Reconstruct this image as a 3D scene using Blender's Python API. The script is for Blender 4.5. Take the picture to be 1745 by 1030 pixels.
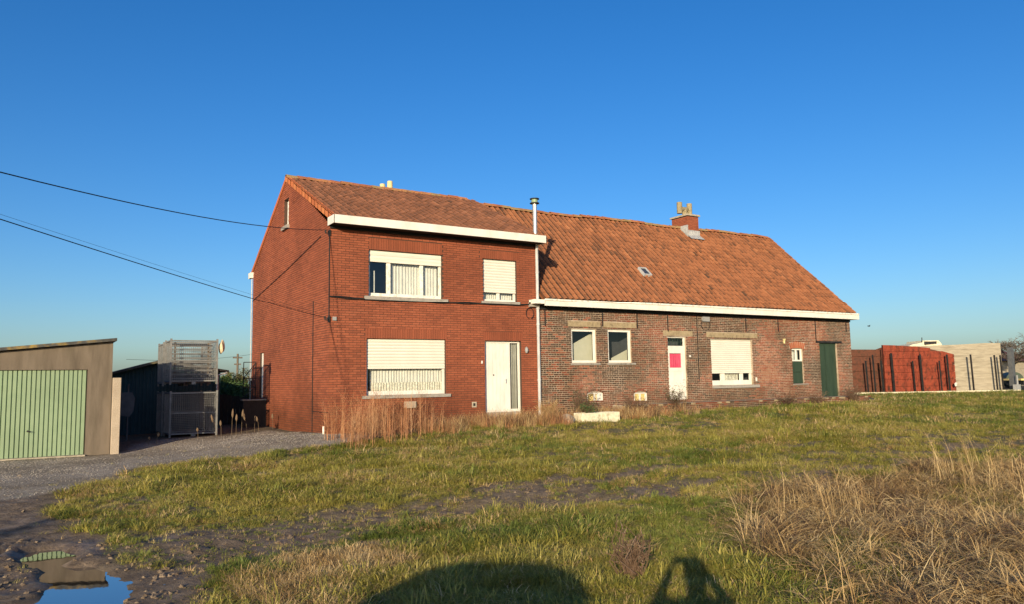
import bpy, bmesh, math, random
import numpy as np
from mathutils import Vector, Matrix
random.seed(11); rng = np.random.default_rng(11)
R = math.radians
for o in list(bpy.data.objects): bpy.data.objects.remove(o)
scene = bpy.context.scene
COL = scene.collection

# ------------------------------------------------------------------ camera, sky, sun, exposure
CAM = Vector((-6.70, -19.92, 1.25))
YAW, PITCH, ROLL = R(31.92), R(5.87), R(-0.965)
fwd = Vector((math.sin(YAW)*math.cos(PITCH), math.cos(YAW)*math.cos(PITCH), math.sin(PITCH)))
rgt = Vector((math.cos(YAW), -math.sin(YAW), 0)); upv = rgt.cross(fwd)
r2 = math.cos(ROLL)*rgt + math.sin(ROLL)*upv; u2 = -math.sin(ROLL)*rgt + math.cos(ROLL)*upv
cd = bpy.data.cameras.new('camera'); cam = bpy.data.objects.new('camera', cd); COL.objects.link(cam)
m = Matrix((r2, u2, -fwd)).transposed().to_4x4(); m.translation = CAM; cam.matrix_world = m
cd.sensor_width = 36; cd.lens = 1320/1745*36; cd.clip_start = 0.05; cd.clip_end = 3000
scene.camera = cam

SUN_AZ, SUN_EL = R(43.8), R(12.3)          # direction the light travels towards (azimuth from +Y to +X)
world = bpy.data.worlds.new('World'); scene.world = world; world.use_nodes = True
wn = world.node_tree; wn.nodes.clear()
sky = wn.nodes.new('ShaderNodeTexSky'); sky.sky_type = 'NISHITA'; sky.sun_disc = False
sky.sun_elevation = R(14); sky.sun_rotation = SUN_AZ + math.pi
sky.altitude = 0; sky.air_density = 1.0; sky.dust_density = 1.3; sky.ozone_density = 4.4
bg = wn.nodes.new('ShaderNodeBackground'); bg.inputs[1].default_value = 0.124
wo = wn.nodes.new('ShaderNodeOutputWorld')
hs = wn.nodes.new('ShaderNodeHueSaturation'); hs.inputs['Saturation'].default_value = 1.22; hs.inputs['Hue'].default_value = .507; wn.links.new(sky.outputs[0], hs.inputs['Color']); wn.links.new(hs.outputs[0], bg.inputs[0]); wn.links.new(bg.outputs[0], wo.inputs[0])
sd = bpy.data.lights.new('sun', 'SUN'); sd.energy = 5.0; sd.angle = R(0.53); sd.color = (1.0, 0.83, 0.58)
sun = bpy.data.objects.new('sun', sd); COL.objects.link(sun)
sdir = Vector((math.sin(SUN_AZ)*math.cos(SUN_EL), math.cos(SUN_AZ)*math.cos(SUN_EL), -math.sin(SUN_EL)))
sun.rotation_euler = sdir.to_track_quat('-Z', 'Y').to_euler(); sun.location = (-40, -40, 30)
scene.view_settings.view_transform = 'Standard'; scene.view_settings.look = 'None'
scene.view_settings.exposure = 0.43; scene.view_settings.gamma = 1; scene.view_settings.use_curve_mapping = False
scene.cycles.max_bounces = 6; scene.cycles.transparent_max_bounces = 12; scene.cycles.use_denoising = True

# ------------------------------------------------------------------ noise and terrain height
def _hash(ix, iy, s):
    h = (ix.astype(np.int64)*374761393 + iy.astype(np.int64)*668265263 + s*1442695041) & 0x7fffffff
    h = ((h ^ (h >> 13))*1274126177) & 0x7fffffff
    return ((h ^ (h >> 16)) & 0xffff)/65535.0
def vnoise(x, y, s=0):
    x = np.asarray(x, float); y = np.asarray(y, float)
    ix = np.floor(x); iy = np.floor(y); fx = x-ix; fy = y-iy
    fx = fx*fx*(3-2*fx); fy = fy*fy*(3-2*fy)
    a = _hash(ix, iy, s); b = _hash(ix+1, iy, s); c = _hash(ix, iy+1, s); d = _hash(ix+1, iy+1, s)
    return (a*(1-fx)+b*fx)*(1-fy)+(c*(1-fx)+d*fx)*fy
def fbm(x, y, f=1.0, o=4, s=0):
    t = 0; a = .5; n = 0
    for k in range(o):
        t = t + a*vnoise(np.asarray(x)*f+17.3*k, np.asarray(y)*f-9.1*k, s+k); n += a; a *= .5; f *= 2.03
    return t/n
def sstep(a, b, x):
    t = np.clip((x-a)/(b-a), 0, 1); return t*t*(3-2*t)
def inpoly(x, y, P):
    x = np.asarray(x, float); y = np.asarray(y, float); ins = np.zeros(x.shape, bool); n = len(P)
    for i in range(n):
        x0, y0 = P[i]; x1, y1 = P[(i+1) % n]
        if y0 == y1: continue
        c = ((y0 > y) != (y1 > y)) & (x < (x1-x0)*(y-y0)/(y1-y0)+x0); ins ^= c
    return ins
def dline(x, y, P, closed=False):
    d = np.full(np.shape(x), 1e9); n = len(P)
    for i in range(n if closed else n-1):
        x0, y0 = P[i]; x1, y1 = P[(i+1) % n]; L = (x1-x0)**2+(y1-y0)**2+1e-9
        t = np.clip(((x-x0)*(x1-x0)+(y-y0)*(y1-y0))/L, 0, 1)
        d = np.minimum(d, np.hypot(x-x0-t*(x1-x0), y-y0-t*(y1-y0)))
    return d
def sdist(x, y, P):                          # positive inside
    d = dline(x, y, P, True); return np.where(inpoly(x, y, P), d, -d)
CP = [(-6.7,-20,-.45),(-6.3,-13.5,-.47),(-2,-15,-.42),(2,-15,-.40),(6,-17,-.40),(-12,-14,-.45),(-9,-1,-.33),(-5,.5,-.30),(-5,6,-.22),(-2,4,-.15),(0,0,-.04),(0,6,-.09),(0,9,-.1),
 (3,-.4,-.02),(4.7,-.5,.05),(6.6,-.5,.1),(8.5,-1.6,.0),(9.6,-1.7,.12),(12,-1.6,.19),(16,-1.6,.21),(21.5,-1.6,.18),(30,0,.15),(38,6,.15),(44,3,.15),(60,20,.1),(8,-13,-.32),(16,-10,-.12),(25,-10,-.06),
 (5,-5,-.2),(10,-6,-.1),(0,-5,-.26),(-4,-6,-.34),(-15,0,-.35),(-6.4,-10.9,-.447),(-6.2,-12.0,-.452),(-5.9,-10.4,-.42),(40,-20,-.1),(20,-25,-.3),(0,-35,-.4),(0,40,-.1),(-30,-10,-.4),(-30,30,-.3),(90,0,.0),(90,60,0.)]
def base_h(x, y):
    num = 0; den = 0
    for a, b, z in CP:
        w_ = 1/((x-a)**2+(y-b)**2+1.2)**1.7; num = num+w_*z; den = den+w_
    return num/den
GRAVEL = [(-14,-1.2),(-7.15,.9),(-5.0,.96),(-4.4,2.4),(-3.6,3.4),(-2.2,3.2),(-1.2,3.9),(-.55,4.38),(-.27,.63),(.15,-.35),(.9,-.5),(.4,-1.7),(-.37,-2.35),(-2.5,-2.6),(-4.04,-2.6),(-5.05,-3.5),(-6.08,-5.9),(-6.99,-6.4),(-14,-8)]
MUDLANE = [(-14,-6),(-6.99,-5.6),(-6.3,-5.9),(-6.42,-7.4),(-6.3,-8.9),(-6.05,-9.8),(-5.95,-10.8),(-5.7,-11.7),(-5.55,-12.6),(-5.6,-15),(-6,-24),(-14,-24)]
FIELD = [(-6.30,-6.6),(-5.85,-5.2),(-4.9,-3.5),(-4.1,-2.5),(-2.31,-2.35),(-.3,-2.4),(.6,-2.1),(1.2,-1.6),(3,-1.3),(4.4,-1.2),(6.5,-.75),(9.3,-.9),(9.6,-1.15),(21.6,-1.15),(23,-.2),(26,1.2),(35.6,9.1),(44.2,3.9),(60,5),(160,40),(160,-120),(0,-120),(-5,-22),(-5.45,-13),(-5.6,-11.9),(-5.95,-10.6),(-6.15,-9.5),(-6.45,-7.8)]
BARE = [(-6.0,-9.5),(-5.2,-9.7),(-4.4,-10.1),(-3.4,-9.9),(-2.6,-9.7),(-2.2,-10.4),(-2.6,-11.1),(-3.4,-11.5),(-4.0,-12.1),(-4.7,-12.1),(-5.2,-11.9),(-5.8,-11.5)]
BARE2 = [(-.9,-9.6),(.3,-9.8),(1.4,-10.3),(.4,-11.3),(-.6,-11.6),(-1.7,-11.6),(-2.2,-10.8)]
RUT1 = [(-5.7,-12.1),(-5.27,-11.75),(-4.66,-11.3),(-3.59,-10.6),(-2.46,-10.2),(-1.24,-9.9),(-.11,-9.7),(.76,-10.0),(2.46,-9.94),(4.07,-9.89),(6.34,-10.17),(8.61,-10.69),(9.84,-10.97),(12,-11.6)]
RUT2 = [(-5.1,-13.5),(-4.03,-12.68),(-3.57,-12.13),(-2.97,-11.34),(-1.95,-10.76),(-.84,-10.95),(.09,-11.46),(1.61,-11.2),(2.95,-11.63),(5.06,-11.68),(8,-12.2)]
RUT3 = [(1.2,-8.4),(3.5,-8.3),(6.5,-8.9),(10,-9.5),(13,-10.2)]
HAY = [(-.45,-14.2),(.3,-13.5),(1.1,-12.9),(2.0,-12.4),(3.2,-12.3),(4.0,-12.9),(4.9,-12.9),(5.8,-12.6),(8.2,-13.2),(10,-15),(6,-22),(-3,-20),(-2.0,-16.2),(-1.1,-15.2)]
STRAWL = [(-5.2,-13.6),(-4.9,-12.9),(-4.3,-12.3),(-3.75,-12.1),(-3.5,-12.5),(-3.9,-13.1),(-4.4,-13.8),(-4.7,-14.5)]
PUDDLE = [(-6.72,-13.6),(-6.52,-12.6),(-6.45,-11.9),(-6.50,-11.35),(-6.66,-10.6),(-6.62,-10.12),(-6.36,-10.15),(-6.2,-10.4),(-6.22,-10.8),(-6.36,-10.95),(-6.3,-11.12),(-6.12,-11.22),(-6.02,-11.6),(-5.98,-12.1),(-6.1,-12.9),(-6.2,-13.6)]
WATER_Z = -0.462
def zones(x, y):
    wx = (fbm(x, y, 1.3, 3, 5)-.5); wy = (fbm(x, y, 1.3, 3, 9)-.5)
    qx, qy = x+wx*.9, y+wy*.9
    g = sstep(-.25, .25, sdist(qx, qy, GRAVEL)); ml = sstep(-.2, .2, sdist(qx, qy, MUDLANE))
    n = fbm(x, y, .9, 4, 21)
    b = np.maximum(sstep(-.35, .5, sdist(qx, qy, BARE)), sstep(-.35, .5, sdist(qx, qy, BARE2))*.9)
    r1 = 1-sstep(.14, .42, dline(qx, qy, RUT1)); r2_ = 1-sstep(.12, .38, dline(qx, qy, RUT2)); r3 = (1-sstep(.15, .4, dline(qx, qy, RUT3)))*.75
    rut = np.maximum(np.maximum(r1, r2_), r3)*sstep(.28, .5, fbm(x, y, .7, 3, 33))
    spots = .6*sstep(.62, .70, fbm(x, y, .55, 3, 41))*sstep(-14, -11, -np.abs(y+10))*.6*(x < 12)*(y > -12.2)
    mud = np.clip(np.maximum(np.maximum(b, rut), spots), 0, 1)
    f = sstep(-.15, .2, sdist(qx*.5+x*.5, qy*.5+y*.5, FIELD))
    return g, ml, mud, rut, f
def height(x, y, fine=True):
    x = np.asarray(x, float); y = np.asarray(y, float)
    h = base_h(x, y); d = np.hypot(x+6.7, y+19.9)
    h = h + (fbm(x, y, .35, 3, 3)-.5)*.10*sstep(1, 5, np.hypot(np.maximum(0, -x), 0)+np.maximum(0, -1.2-y))
    if not fine: return h
    g, ml, mud, rut, f = zones(x, y)
    near = 1-sstep(14, 30, d)
    clod = (fbm(x, y, 5, 4, 51)-.5)
    h = h + near*(clod*(.015 + .055*np.maximum(mud, ml*.55)*(1-g)) + (fbm(x, y, 11, 2, 57)-.5)*.035*np.maximum(mud, ml*.8)*(1-g) + f*(fbm(x, y, 2.2, 3, 61)-.5)*.09) - rut*.045*near
    # tyre tread lines in the mud lane
    u = (x+7.15)*.97-(y+11)*.22; tr = (np.sin(u*2*np.pi/.13)*.5+.5)*np.exp(-((u)/.36)**2)
    h = h + ml*tr*.035*(1-g)*sstep(-13.5, -12, y)*(1-sstep(-10, -9, y))
    # puddle bed
    wx = (fbm(x, y, 4, 3, 5)-.5)*.22
    s = sdist(x+wx, y+wx, PUDDLE); bed = WATER_Z-.045
    k = sstep(-.16, .10, s)
    h = np.where(s > -.5, h*(1-k)+bed*k + (1-k)*k*.01, h)
    rim = np.exp(-((s+.16)/.10)**2)
    h = h + rim*.010*(s > -.6)
    # keep the lane near the puddle above the water
    h = np.where((s < -.12), np.maximum(h, WATER_Z+.010+.03*clod*(near)), h)
    return h
def hz(x, y): return float(height(np.array([x]), np.array([y]))[0])

# ------------------------------------------------------------------ materials
def nodes(name):
    mt = bpy.data.materials.new(name); mt.use_nodes = True; nt = mt.node_tree; nt.nodes.clear()
    return mt, nt, nt.nodes, nt.links
def ramp(N, cols, pos=None, interp='LINEAR'):
    r = N.new('ShaderNodeValToRGB'); e = r.color_ramp.elements; r.color_ramp.interpolation = interp
    n = len(cols); pos = pos or [i/(max(n-1, 1)) for i in range(n)]
    while len(e) < n: e.new(.5)
    for i, (c, p) in enumerate(zip(cols, pos)): e[i].position = p; e[i].color = (*c, 1)
    return r
def M(name, cols, rough=.85, use='noise', ns=6.0, nd=5, dirt=.25, dirts=1.5, bump=.2, bs=40, spec=.3, metal=0, dcol=(.35,.33,.30), stretch=None, damp=0.0):
    """procedural surface: a colour ramp read through a noise or through the piece's own 'rnd' attribute, with weathering laid over"""
    mt, nt, N, L = nodes(name)
    out = N.new('ShaderNodeOutputMaterial'); p = N.new('ShaderNodeBsdfPrincipled'); L.new(p.outputs[0], out.inputs[0])
    tc = N.new('ShaderNodeNewGeometry'); mp = N.new('ShaderNodeMapping'); L.new(tc.outputs['Position'], mp.inputs[0])
    if stretch: mp.inputs['Scale'].default_value = stretch
    r = ramp(N, cols)
    nz = N.new('ShaderNodeTexNoise'); nz.inputs['Scale'].default_value = ns; nz.inputs['Detail'].default_value = nd; L.new(mp.outputs[0], nz.inputs[0])
    if use == 'noise':
        mr = N.new('ShaderNodeMapRange'); mr.inputs[1].default_value = .3; mr.inputs[2].default_value = .7; L.new(nz.outputs[0], mr.inputs[0]); L.new(mr.outputs[0], r.inputs[0])
    else:
        at = N.new('ShaderNodeAttribute'); at.attribute_name = 'rnd'
        ma = N.new('ShaderNodeMath'); ma.operation = 'MULTIPLY_ADD'; ma.inputs[1].default_value = .35; L.new(nz.outputs[0], ma.inputs[0])
        m2 = N.new('ShaderNodeMath'); m2.operation = 'SUBTRACT'; m2.inputs[1].default_value = .175; L.new(at.outputs['Fac'], m2.inputs[0]); L.new(m2.outputs[0], ma.inputs[2])
        L.new(ma.outputs[0], r.inputs[0])
    n2 = N.new('ShaderNodeTexNoise'); n2.inputs['Scale'].default_value = dirts; n2.inputs['Detail'].default_value = 8; n2.inputs['Roughness'].default_value = .65; L.new(mp.outputs[0], n2.inputs[0])
    m3 = N.new('ShaderNodeMapRange'); m3.inputs[1].default_value = .42; m3.inputs[2].default_value = .68; m3.inputs[4].default_value = dirt; L.new(n2.outputs[0], m3.inputs[0])
    mx = N.new('ShaderNodeMix'); mx.data_type = 'RGBA'; mx.blend_type = 'MULTIPLY'; L.new(m3.outputs[0], mx.inputs[0]); L.new(r.outputs[0], mx.inputs[6]); mx.inputs[7].default_value = (*dcol, 1)
    col = mx.outputs[2]
    if damp:
        sx = N.new('ShaderNodeSeparateXYZ'); L.new(tc.outputs['Position'], sx.inputs[0])
        za = N.new('ShaderNodeMath'); za.operation = 'MULTIPLY_ADD'; za.inputs[1].default_value = -1.6; L.new(n2.outputs[0], za.inputs[0]); L.new(sx.outputs['Z'], za.inputs[2])
        zr = N.new('ShaderNodeMapRange'); zr.inputs[1].default_value = .25; zr.inputs[2].default_value = -.55; zr.inputs[4].default_value = damp; L.new(za.outputs[0], zr.inputs[0])
        dm = N.new('ShaderNodeMix'); dm.data_type = 'RGBA'; dm.blend_type = 'MULTIPLY'; L.new(zr.outputs[0], dm.inputs[0]); L.new(col, dm.inputs[6]); dm.inputs[7].default_value = (.50,.50,.42,1); col = dm.outputs[2]
    L.new(col, p.inputs['Base Color'])
    p.inputs['Roughness'].default_value = rough; p.inputs['Specular IOR Level'].default_value = spec; p.inputs['Metallic'].default_value = metal
    if bump:
        n4 = N.new('ShaderNodeTexNoise'); n4.inputs['Scale'].default_value = bs; n4.inputs['Detail'].default_value = 4; L.new(mp.outputs[0], n4.inputs[0])
        b = N.new('ShaderNodeBump'); b.inputs['Strength'].default_value = bump; b.inputs['Distance'].default_value = .01; L.new(n4.outputs[0], b.inputs['Height']); L.new(b.outputs[0], p.inputs['Normal'])
    return mt
MT = {}
MT['brick1'] = M('red facade brick', [(.215,.062,.030),(.255,.071,.034),(.285,.080,.037),(.315,.090,.042),(.29,.086,.042)], use='rnd', dirt=.45, dirts=.6, ns=30, damp=.8)
MT['mortar1'] = M('brown mortar', [(.055,.032,.022),(.08,.046,.032)], dirt=.4)
MT['brick2'] = M('old farmhouse brick', [(.07,.045,.031),(.11,.062,.040),(.145,.068,.041),(.18,.070,.042),(.26,.076,.042),(.29,.13,.075)], use='rnd', dirt=.85, dirts=.45, ns=14, damp=.6, dcol=(.52,.47,.36))
MT['mortar2'] = M('pale lime mortar', [(.33,.25,.175),(.44,.35,.26),(.25,.185,.13)], dirt=.8, damp=.5, dirts=.8, ns=3, dcol=(.42,.38,.28))
MT['brick_orange'] = M('orange arch brick', [(.30,.085,.042),(.40,.13,.06)], use='rnd', dirt=.2)
MT['tile1'] = M('brown red roof tile', [(.085,.045,.027),(.16,.070,.038),(.26,.104,.052),(.33,.15,.08)], use='rnd', dirt=.4, dirts=1.1, ns=25, bump=.4, bs=60)
MT['tile2'] = M('orange clay pantile', [(.065,.036,.021),(.13,.058,.029),(.235,.090,.039),(.29,.108,.045),(.33,.13,.055),(.38,.17,.075)], use='rnd', dirt=.35, dirts=2.2, ns=22, bump=.4, bs=60, dcol=(.38,.34,.28))
MT['ridge'] = M('mossy ridge tile', [(.32,.12,.06),(.40,.16,.07),(.30,.22,.10)], use='rnd', dirt=.5, dirts=3)
MT['verge'] = M('orange verge tile', [(.50,.15,.05),(.42,.12,.045),(.56,.20,.07)], use='rnd', dirt=.3, dirts=3)
MT['white'] = M('cream white paint', [(.68,.65,.57),(.74,.71,.63)], rough=.45, dirt=.22, dirts=2.5, stretch=(1,1,.5), bump=.05)
MT['whiteold'] = M('flaking white paint', [(.78,.75,.66),(.80,.77,.68),(.50,.46,.36)], rough=.6, dirt=.25, dirts=5, ns=9, bump=.2)
MT['shutter'] = M('cream shutter slat', [(.68,.64,.54),(.72,.68,.58)], rough=.5, dirt=.14, bump=.03)
MT['stone'] = M('grey bluestone', [(.24,.22,.19),(.34,.31,.27),(.28,.25,.21)], dirt=.4, dirts=6, bump=.3)
MT['concrete'] = M('weathered concrete', [(.34,.29,.22),(.42,.36,.27),(.28,.24,.18)], dirt=.4, dirts=4, bump=.4)
MT['lintel'] = M('yellow brown concrete lintel', [(.26,.20,.11),(.36,.28,.17),(.22,.17,.10)], dirt=.4, dirts=4, bump=.4)
MT['render'] = M('brown cement render', [(.125,.10,.070),(.165,.13,.095),(.14,.11,.078)], dirt=.55, dirts=1.6, ns=2, bump=.5, bs=60, stretch=(2.2,1,.35))
MT['garage'] = M('pale green painted steel', [(.21,.285,.165),(.245,.32,.19)], rough=.5, dirt=.15, bump=.03, spec=.4)
MT['green'] = M('dark green paint', [(.024,.045,.028),(.036,.060,.036)], rough=.6, dirt=.3, dirts=3, ns=8, stretch=(1,1,.2))
MT['zinc'] = M('grey zinc', [(.42,.42,.42),(.52,.52,.50)], rough=.5, dirt=.3, dirts=4, bump=.1)
MT['steel'] = M('stainless flue steel', [(.55,.53,.48),(.65,.63,.58)], rough=.38, metal=.7, dirt=.2, bump=.02)
MT['galv'] = M('galvanised wire', [(.17,.17,.16),(.25,.245,.23)], rough=.6, metal=.2, dirt=.3, dirts=8, bump=.1)
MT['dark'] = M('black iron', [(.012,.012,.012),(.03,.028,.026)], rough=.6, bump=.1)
MT['cable'] = M('black cable sheath', [(.015,.015,.015),(.02,.02,.02)], rough=.6, bump=0)
MT['wood'] = M('grey weathered wood', [(.10,.08,.06),(.18,.14,.10)], ns=10, stretch=(6,6,.6), dirt=.3)
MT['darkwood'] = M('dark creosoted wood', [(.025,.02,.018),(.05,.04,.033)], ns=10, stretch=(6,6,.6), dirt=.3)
MT['shedroof'] = M('mossy corrugated sheet', [(.05,.05,.045),(.09,.08,.06),(.14,.12,.05)], ns=5, dirt=.4, dirts=4)
MT['shedwall'] = M('dark teal sheet wall', [(.02,.055,.065),(.03,.075,.085)], rough=.6, dirt=.3)
MT['garroof'] = M('black roofing sheet', [(.04,.038,.035),(.08,.075,.065),(.30,.20,.05)], ns=5, dirt=.3, dirts=6)
MT['curtain'] = M('off white curtain', [(.60,.57,.50),(.70,.67,.60)], rough=.9, dirt=.1, bump=0)
MT['lace'] = M('cream lace curtain', [(.42,.38,.30),(.80,.76,.64)], ns=28, nd=2, rough=.9, dirt=.1, bump=0)
MT['pink'] = M('pink curtain', [(.62,.05,.12),(.74,.09,.17)], rough=.9, dirt=.1, bump=0)
MT['yellow'] = M('yellow cellar board', [(.62,.46,.16),(.72,.56,.24)], dirt=.2, bump=.1)
MT['panel'] = M('cream reflection board', [(.50,.47,.35),(.56,.52,.40)], dirt=.1, bump=.05)
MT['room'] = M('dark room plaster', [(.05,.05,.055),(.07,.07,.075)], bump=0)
MT['redwall'] = M('rusty red painted board', [(.07,.022,.012),(.24,.045,.020),(.16,.030,.016)], ns=7, dirt=.8, dirts=4, bump=.3, bs=15, stretch=(1,1,.5))
MT['rustwall'] = M('rusty brown board', [(.05,.026,.016),(.13,.045,.025),(.075,.04,.022)], ns=3, dirt=.5, dirts=3, bump=.3, bs=15)
MT['silo'] = M('pale stained concrete', [(.25,.215,.155),(.35,.305,.225),(.29,.25,.18)], ns=1.2, dirt=.35, dirts=2, stretch=(1,1,6), bump=.2)
MT['aggregate'] = M('exposed aggregate concrete', [(.30,.22,.14),(.42,.34,.25),(.50,.42,.33)], ns=60, dirt=.3, bump=.8, bs=70)
MT['lead'] = M('grey lead flashing', [(.30,.30,.30),(.50,.50,.48)], ns=12, rough=.5, dirt=.4, dirts=9, bump=.3)
MT['pot'] = M('lichen chimney pot', [(.25,.20,.11),(.33,.27,.16),(.17,.14,.07)], ns=9, dirt=.3, bump=.3)
MT['potyellow'] = M('yellow chimney pot', [(.58,.48,.22),(.66,.56,.30)], dirt=.2, bump=.1)
MT['trough'] = M('cream stained stone', [(.62,.55,.36),(.72,.66,.48),(.40,.36,.22)], ns=7, dirt=.3, dirts=9, bump=.5)
MT['soil'] = M('planter soil and moss', [(.05,.05,.02),(.09,.10,.03)], bump=.6)
MT['plastic'] = M('grey plastic', [(.26,.26,.25),(.32,.32,.31)], rough=.5, dirt=.2, bump=0)
MT['darksteel'] = M('dark grey steel', [(.07,.075,.08),(.11,.115,.12)], rough=.6, dirt=.2, bump=0)
MT['clod'] = M('mud clod', [(.09,.062,.038),(.16,.115,.075),(.22,.165,.11)], use='rnd', bump=.5)
MT['seedhead'] = M('dull brown seed head', [(.13,.085,.05),(.20,.14,.085)])
MT['netcurtain'] = M('grey net curtain', [(.28,.26,.22),(.36,.34,.29)], bump=0)
MT['plume'] = M('pale yellow tarp', [(.52,.42,.27),(.60,.50,.34)], rough=.8, dirt=.2, bump=.3)
MT['skin'] = M('skin', [(.45,.27,.19),(.50,.31,.22)], rough=.6, dirt=0, bump=0)
MT['coat'] = M('dark coat cloth', [(.02,.022,.03),(.035,.036,.045)], dirt=.1, bump=.2)
MT['jeans'] = M('blue denim', [(.03,.045,.09),(.05,.07,.12)], dirt=.1, bump=.2)
MT['carpaint'] = M('silver car paint', [(.45,.46,.47),(.47,.48,.49)], rough=.3, metal=.4, dirt=.05, bump=0, spec=.6)
MT['tyre'] = M('tyre rubber', [(.02,.02,.02),(.03,.03,.03)], rough=.9)
MT['leaf'] = M('evergreen leaves', [(.02,.045,.012),(.045,.085,.02),(.08,.12,.03)], use='rnd', dirt=0, bump=0, rough=.6)
MT['leafolive'] = M('olive brown leaves', [(.05,.06,.02),(.09,.09,.03),(.12,.09,.04)], use='rnd', dirt=0, bump=0, rough=.6)
MT['bark'] = M('bare grey bark', [(.10,.08,.06),(.16,.13,.10)], dirt=.2)
MT['pebble'] = M('drive pebbles', [(.17,.145,.115),(.26,.23,.19),(.38,.345,.29),(.22,.175,.14)], use='rnd', dirt=.1, ns=4, bump=.2)
def glass_mat():
    mt, nt, N, L = nodes('window glass')
    out = N.new('ShaderNodeOutputMaterial'); t = N.new('ShaderNodeBsdfTransparent'); t.inputs[0].default_value = (.90,.93,.92,1)
    g = N.new('ShaderNodeBsdfGlossy'); g.inputs['Roughness'].default_value = .02
    fr = N.new('ShaderNodeLayerWeight'); fr.inputs[0].default_value = .5
    pw = N.new('ShaderNodeMath'); pw.operation = 'POWER'; pw.inputs[1].default_value = 4; L.new(fr.outputs['Facing'], pw.inputs[0])
    ad = N.new('ShaderNodeMath'); ad.operation = 'MULTIPLY_ADD'; ad.inputs[1].default_value = .9; ad.inputs[2].default_value = .08; ad.use_clamp = True; L.new(pw.outputs[0], ad.inputs[0])
    nz = N.new('ShaderNodeTexNoise'); nz.inputs['Scale'].default_value = 2.2; b = N.new('ShaderNodeBump'); b.inputs['Strength'].default_value = .06; b.inputs['Distance'].default_value = .03
    L.new(nz.outputs[0], b.inputs['Height']); L.new(b.outputs[0], g.inputs['Normal'])
    mx = N.new('ShaderNodeMixShader'); L.new(ad.outputs[0], mx.inputs[0]); L.new(t.outputs[0], mx.inputs[1]); L.new(g.outputs[0], mx.inputs[2]); L.new(mx.outputs[0], out.inputs[0])
    return mt
MT['glass'] = glass_mat()
def water_mat():
    mt, nt, N, L = nodes('muddy water')
    out = N.new('ShaderNodeOutputMaterial'); p = N.new('ShaderNodeBsdfDiffuse'); p.inputs[0].default_value = (.055,.045,.033,1)
    g = N.new('ShaderNodeBsdfGlossy'); g.inputs['Roughness'].default_value = .015
    fr = N.new('ShaderNodeFresnel'); fr.inputs[0].default_value = 1.33
    ad = N.new('ShaderNodeMath'); ad.operation = 'MULTIPLY_ADD'; ad.inputs[1].default_value = 1.7; ad.inputs[2].default_value = .16; ad.use_clamp = True; L.new(fr.outputs[0], ad.inputs[0])
    nz = N.new('ShaderNodeTexNoise'); nz.inputs['Scale'].default_value = 14; b = N.new('ShaderNodeBump'); b.inputs['Strength'].default_value = .03; b.inputs['Distance'].default_value = .01
    L.new(nz.outputs[0], b.inputs['Height']); L.new(b.outputs[0], g.inputs['Normal'])
    mx = N.new('ShaderNodeMixShader'); L.new(ad.outputs[0], mx.inputs[0]); L.new(p.outputs[0], mx.inputs[1]); L.new(g.outputs[0], mx.inputs[2]); L.new(mx.outputs[0], out.inputs[0])
    return mt
MT['water'] = water_mat()
def blade_mat(name, cols, trans=.3, patch=.35, ps=.5, rw=.5):
    """leaf-thin plant matter: colour by blade, by tuft and by patch of the field; light passes through"""
    mt, nt, N, L = nodes(name)
    out = N.new('ShaderNodeOutputMaterial'); r = ramp(N, cols)
    at = N.new('ShaderNodeAttribute'); at.attribute_name = 'rnd'
    ge = N.new('ShaderNodeNewGeometry'); nz = N.new('ShaderNodeTexNoise'); nz.inputs['Scale'].default_value = ps; nz.inputs['Detail'].default_value = 4; L.new(ge.outputs['Position'], nz.inputs[0])
    mr = N.new('ShaderNodeMapRange'); mr.inputs[1].default_value = .35; mr.inputs[2].default_value = .65; L.new(nz.outputs[0], mr.inputs[0])
    oi = N.new('ShaderNodeObjectInfo')
    a = N.new('ShaderNodeMath'); a.operation = 'MULTIPLY'; a.inputs[1].default_value = patch; L.new(mr.outputs[0], a.inputs[0])
    b = N.new('ShaderNodeMath'); b.operation = 'MULTIPLY_ADD'; b.inputs[1].default_value = rw*.6; L.new(at.outputs['Fac'], b.inputs[0]); L.new(a.outputs[0], b.inputs[2])
    c = N.new('ShaderNodeMath'); c.operation = 'MULTIPLY_ADD'; c.inputs[1].default_value = 1-patch-rw*.6; L.new(oi.outputs['Random'], c.inputs[0]); L.new(b.outputs[0], c.inputs[2])
    L.new(c.outputs[0], r.inputs[0])
    d = N.new('ShaderNodeBsdfDiffuse'); t = N.new('ShaderNodeBsdfTranslucent'); L.new(r.outputs[0], d.inputs[0]); L.new(r.outputs[0], t.inputs[0])
    g = N.new('ShaderNodeBsdfGlossy'); g.inputs['Roughness'].default_value = .5; g.inputs[0].default_value = (.5,.5,.45,1)
    m1 = N.new('ShaderNodeMixShader'); m1.inputs[0].default_value = trans; L.new(d.outputs[0], m1.inputs[1]); L.new(t.outputs[0], m1.inputs[2])
    m2 = N.new('ShaderNodeMixShader'); m2.inputs[0].default_value = .05; L.new(m1.outputs[0], m2.inputs[1]); L.new(g.outputs[0], m2.inputs[2]); L.new(m2.outputs[0], out.inputs[0])
    return mt
MT['grass'] = blade_mat('field grass', [(.085,.11,.021),(.205,.205,.034),(.34,.30,.058),(.46,.38,.10),(.58,.46,.20)])
MT['grassgreen'] = blade_mat('fresh green grass', [(.06,.095,.018),(.13,.17,.030),(.23,.25,.048),(.33,.30,.085)])
MT['straw'] = blade_mat('straw coloured grass', [(.20,.11,.045),(.42,.265,.11),(.60,.43,.20),(.72,.57,.31)], trans=.2, ps=2)
MT['reddead'] = blade_mat('red brown dead stalks', [(.26,.10,.04),(.40,.17,.075),(.50,.27,.13),(.58,.38,.22)], trans=.15, ps=1.5)
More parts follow.
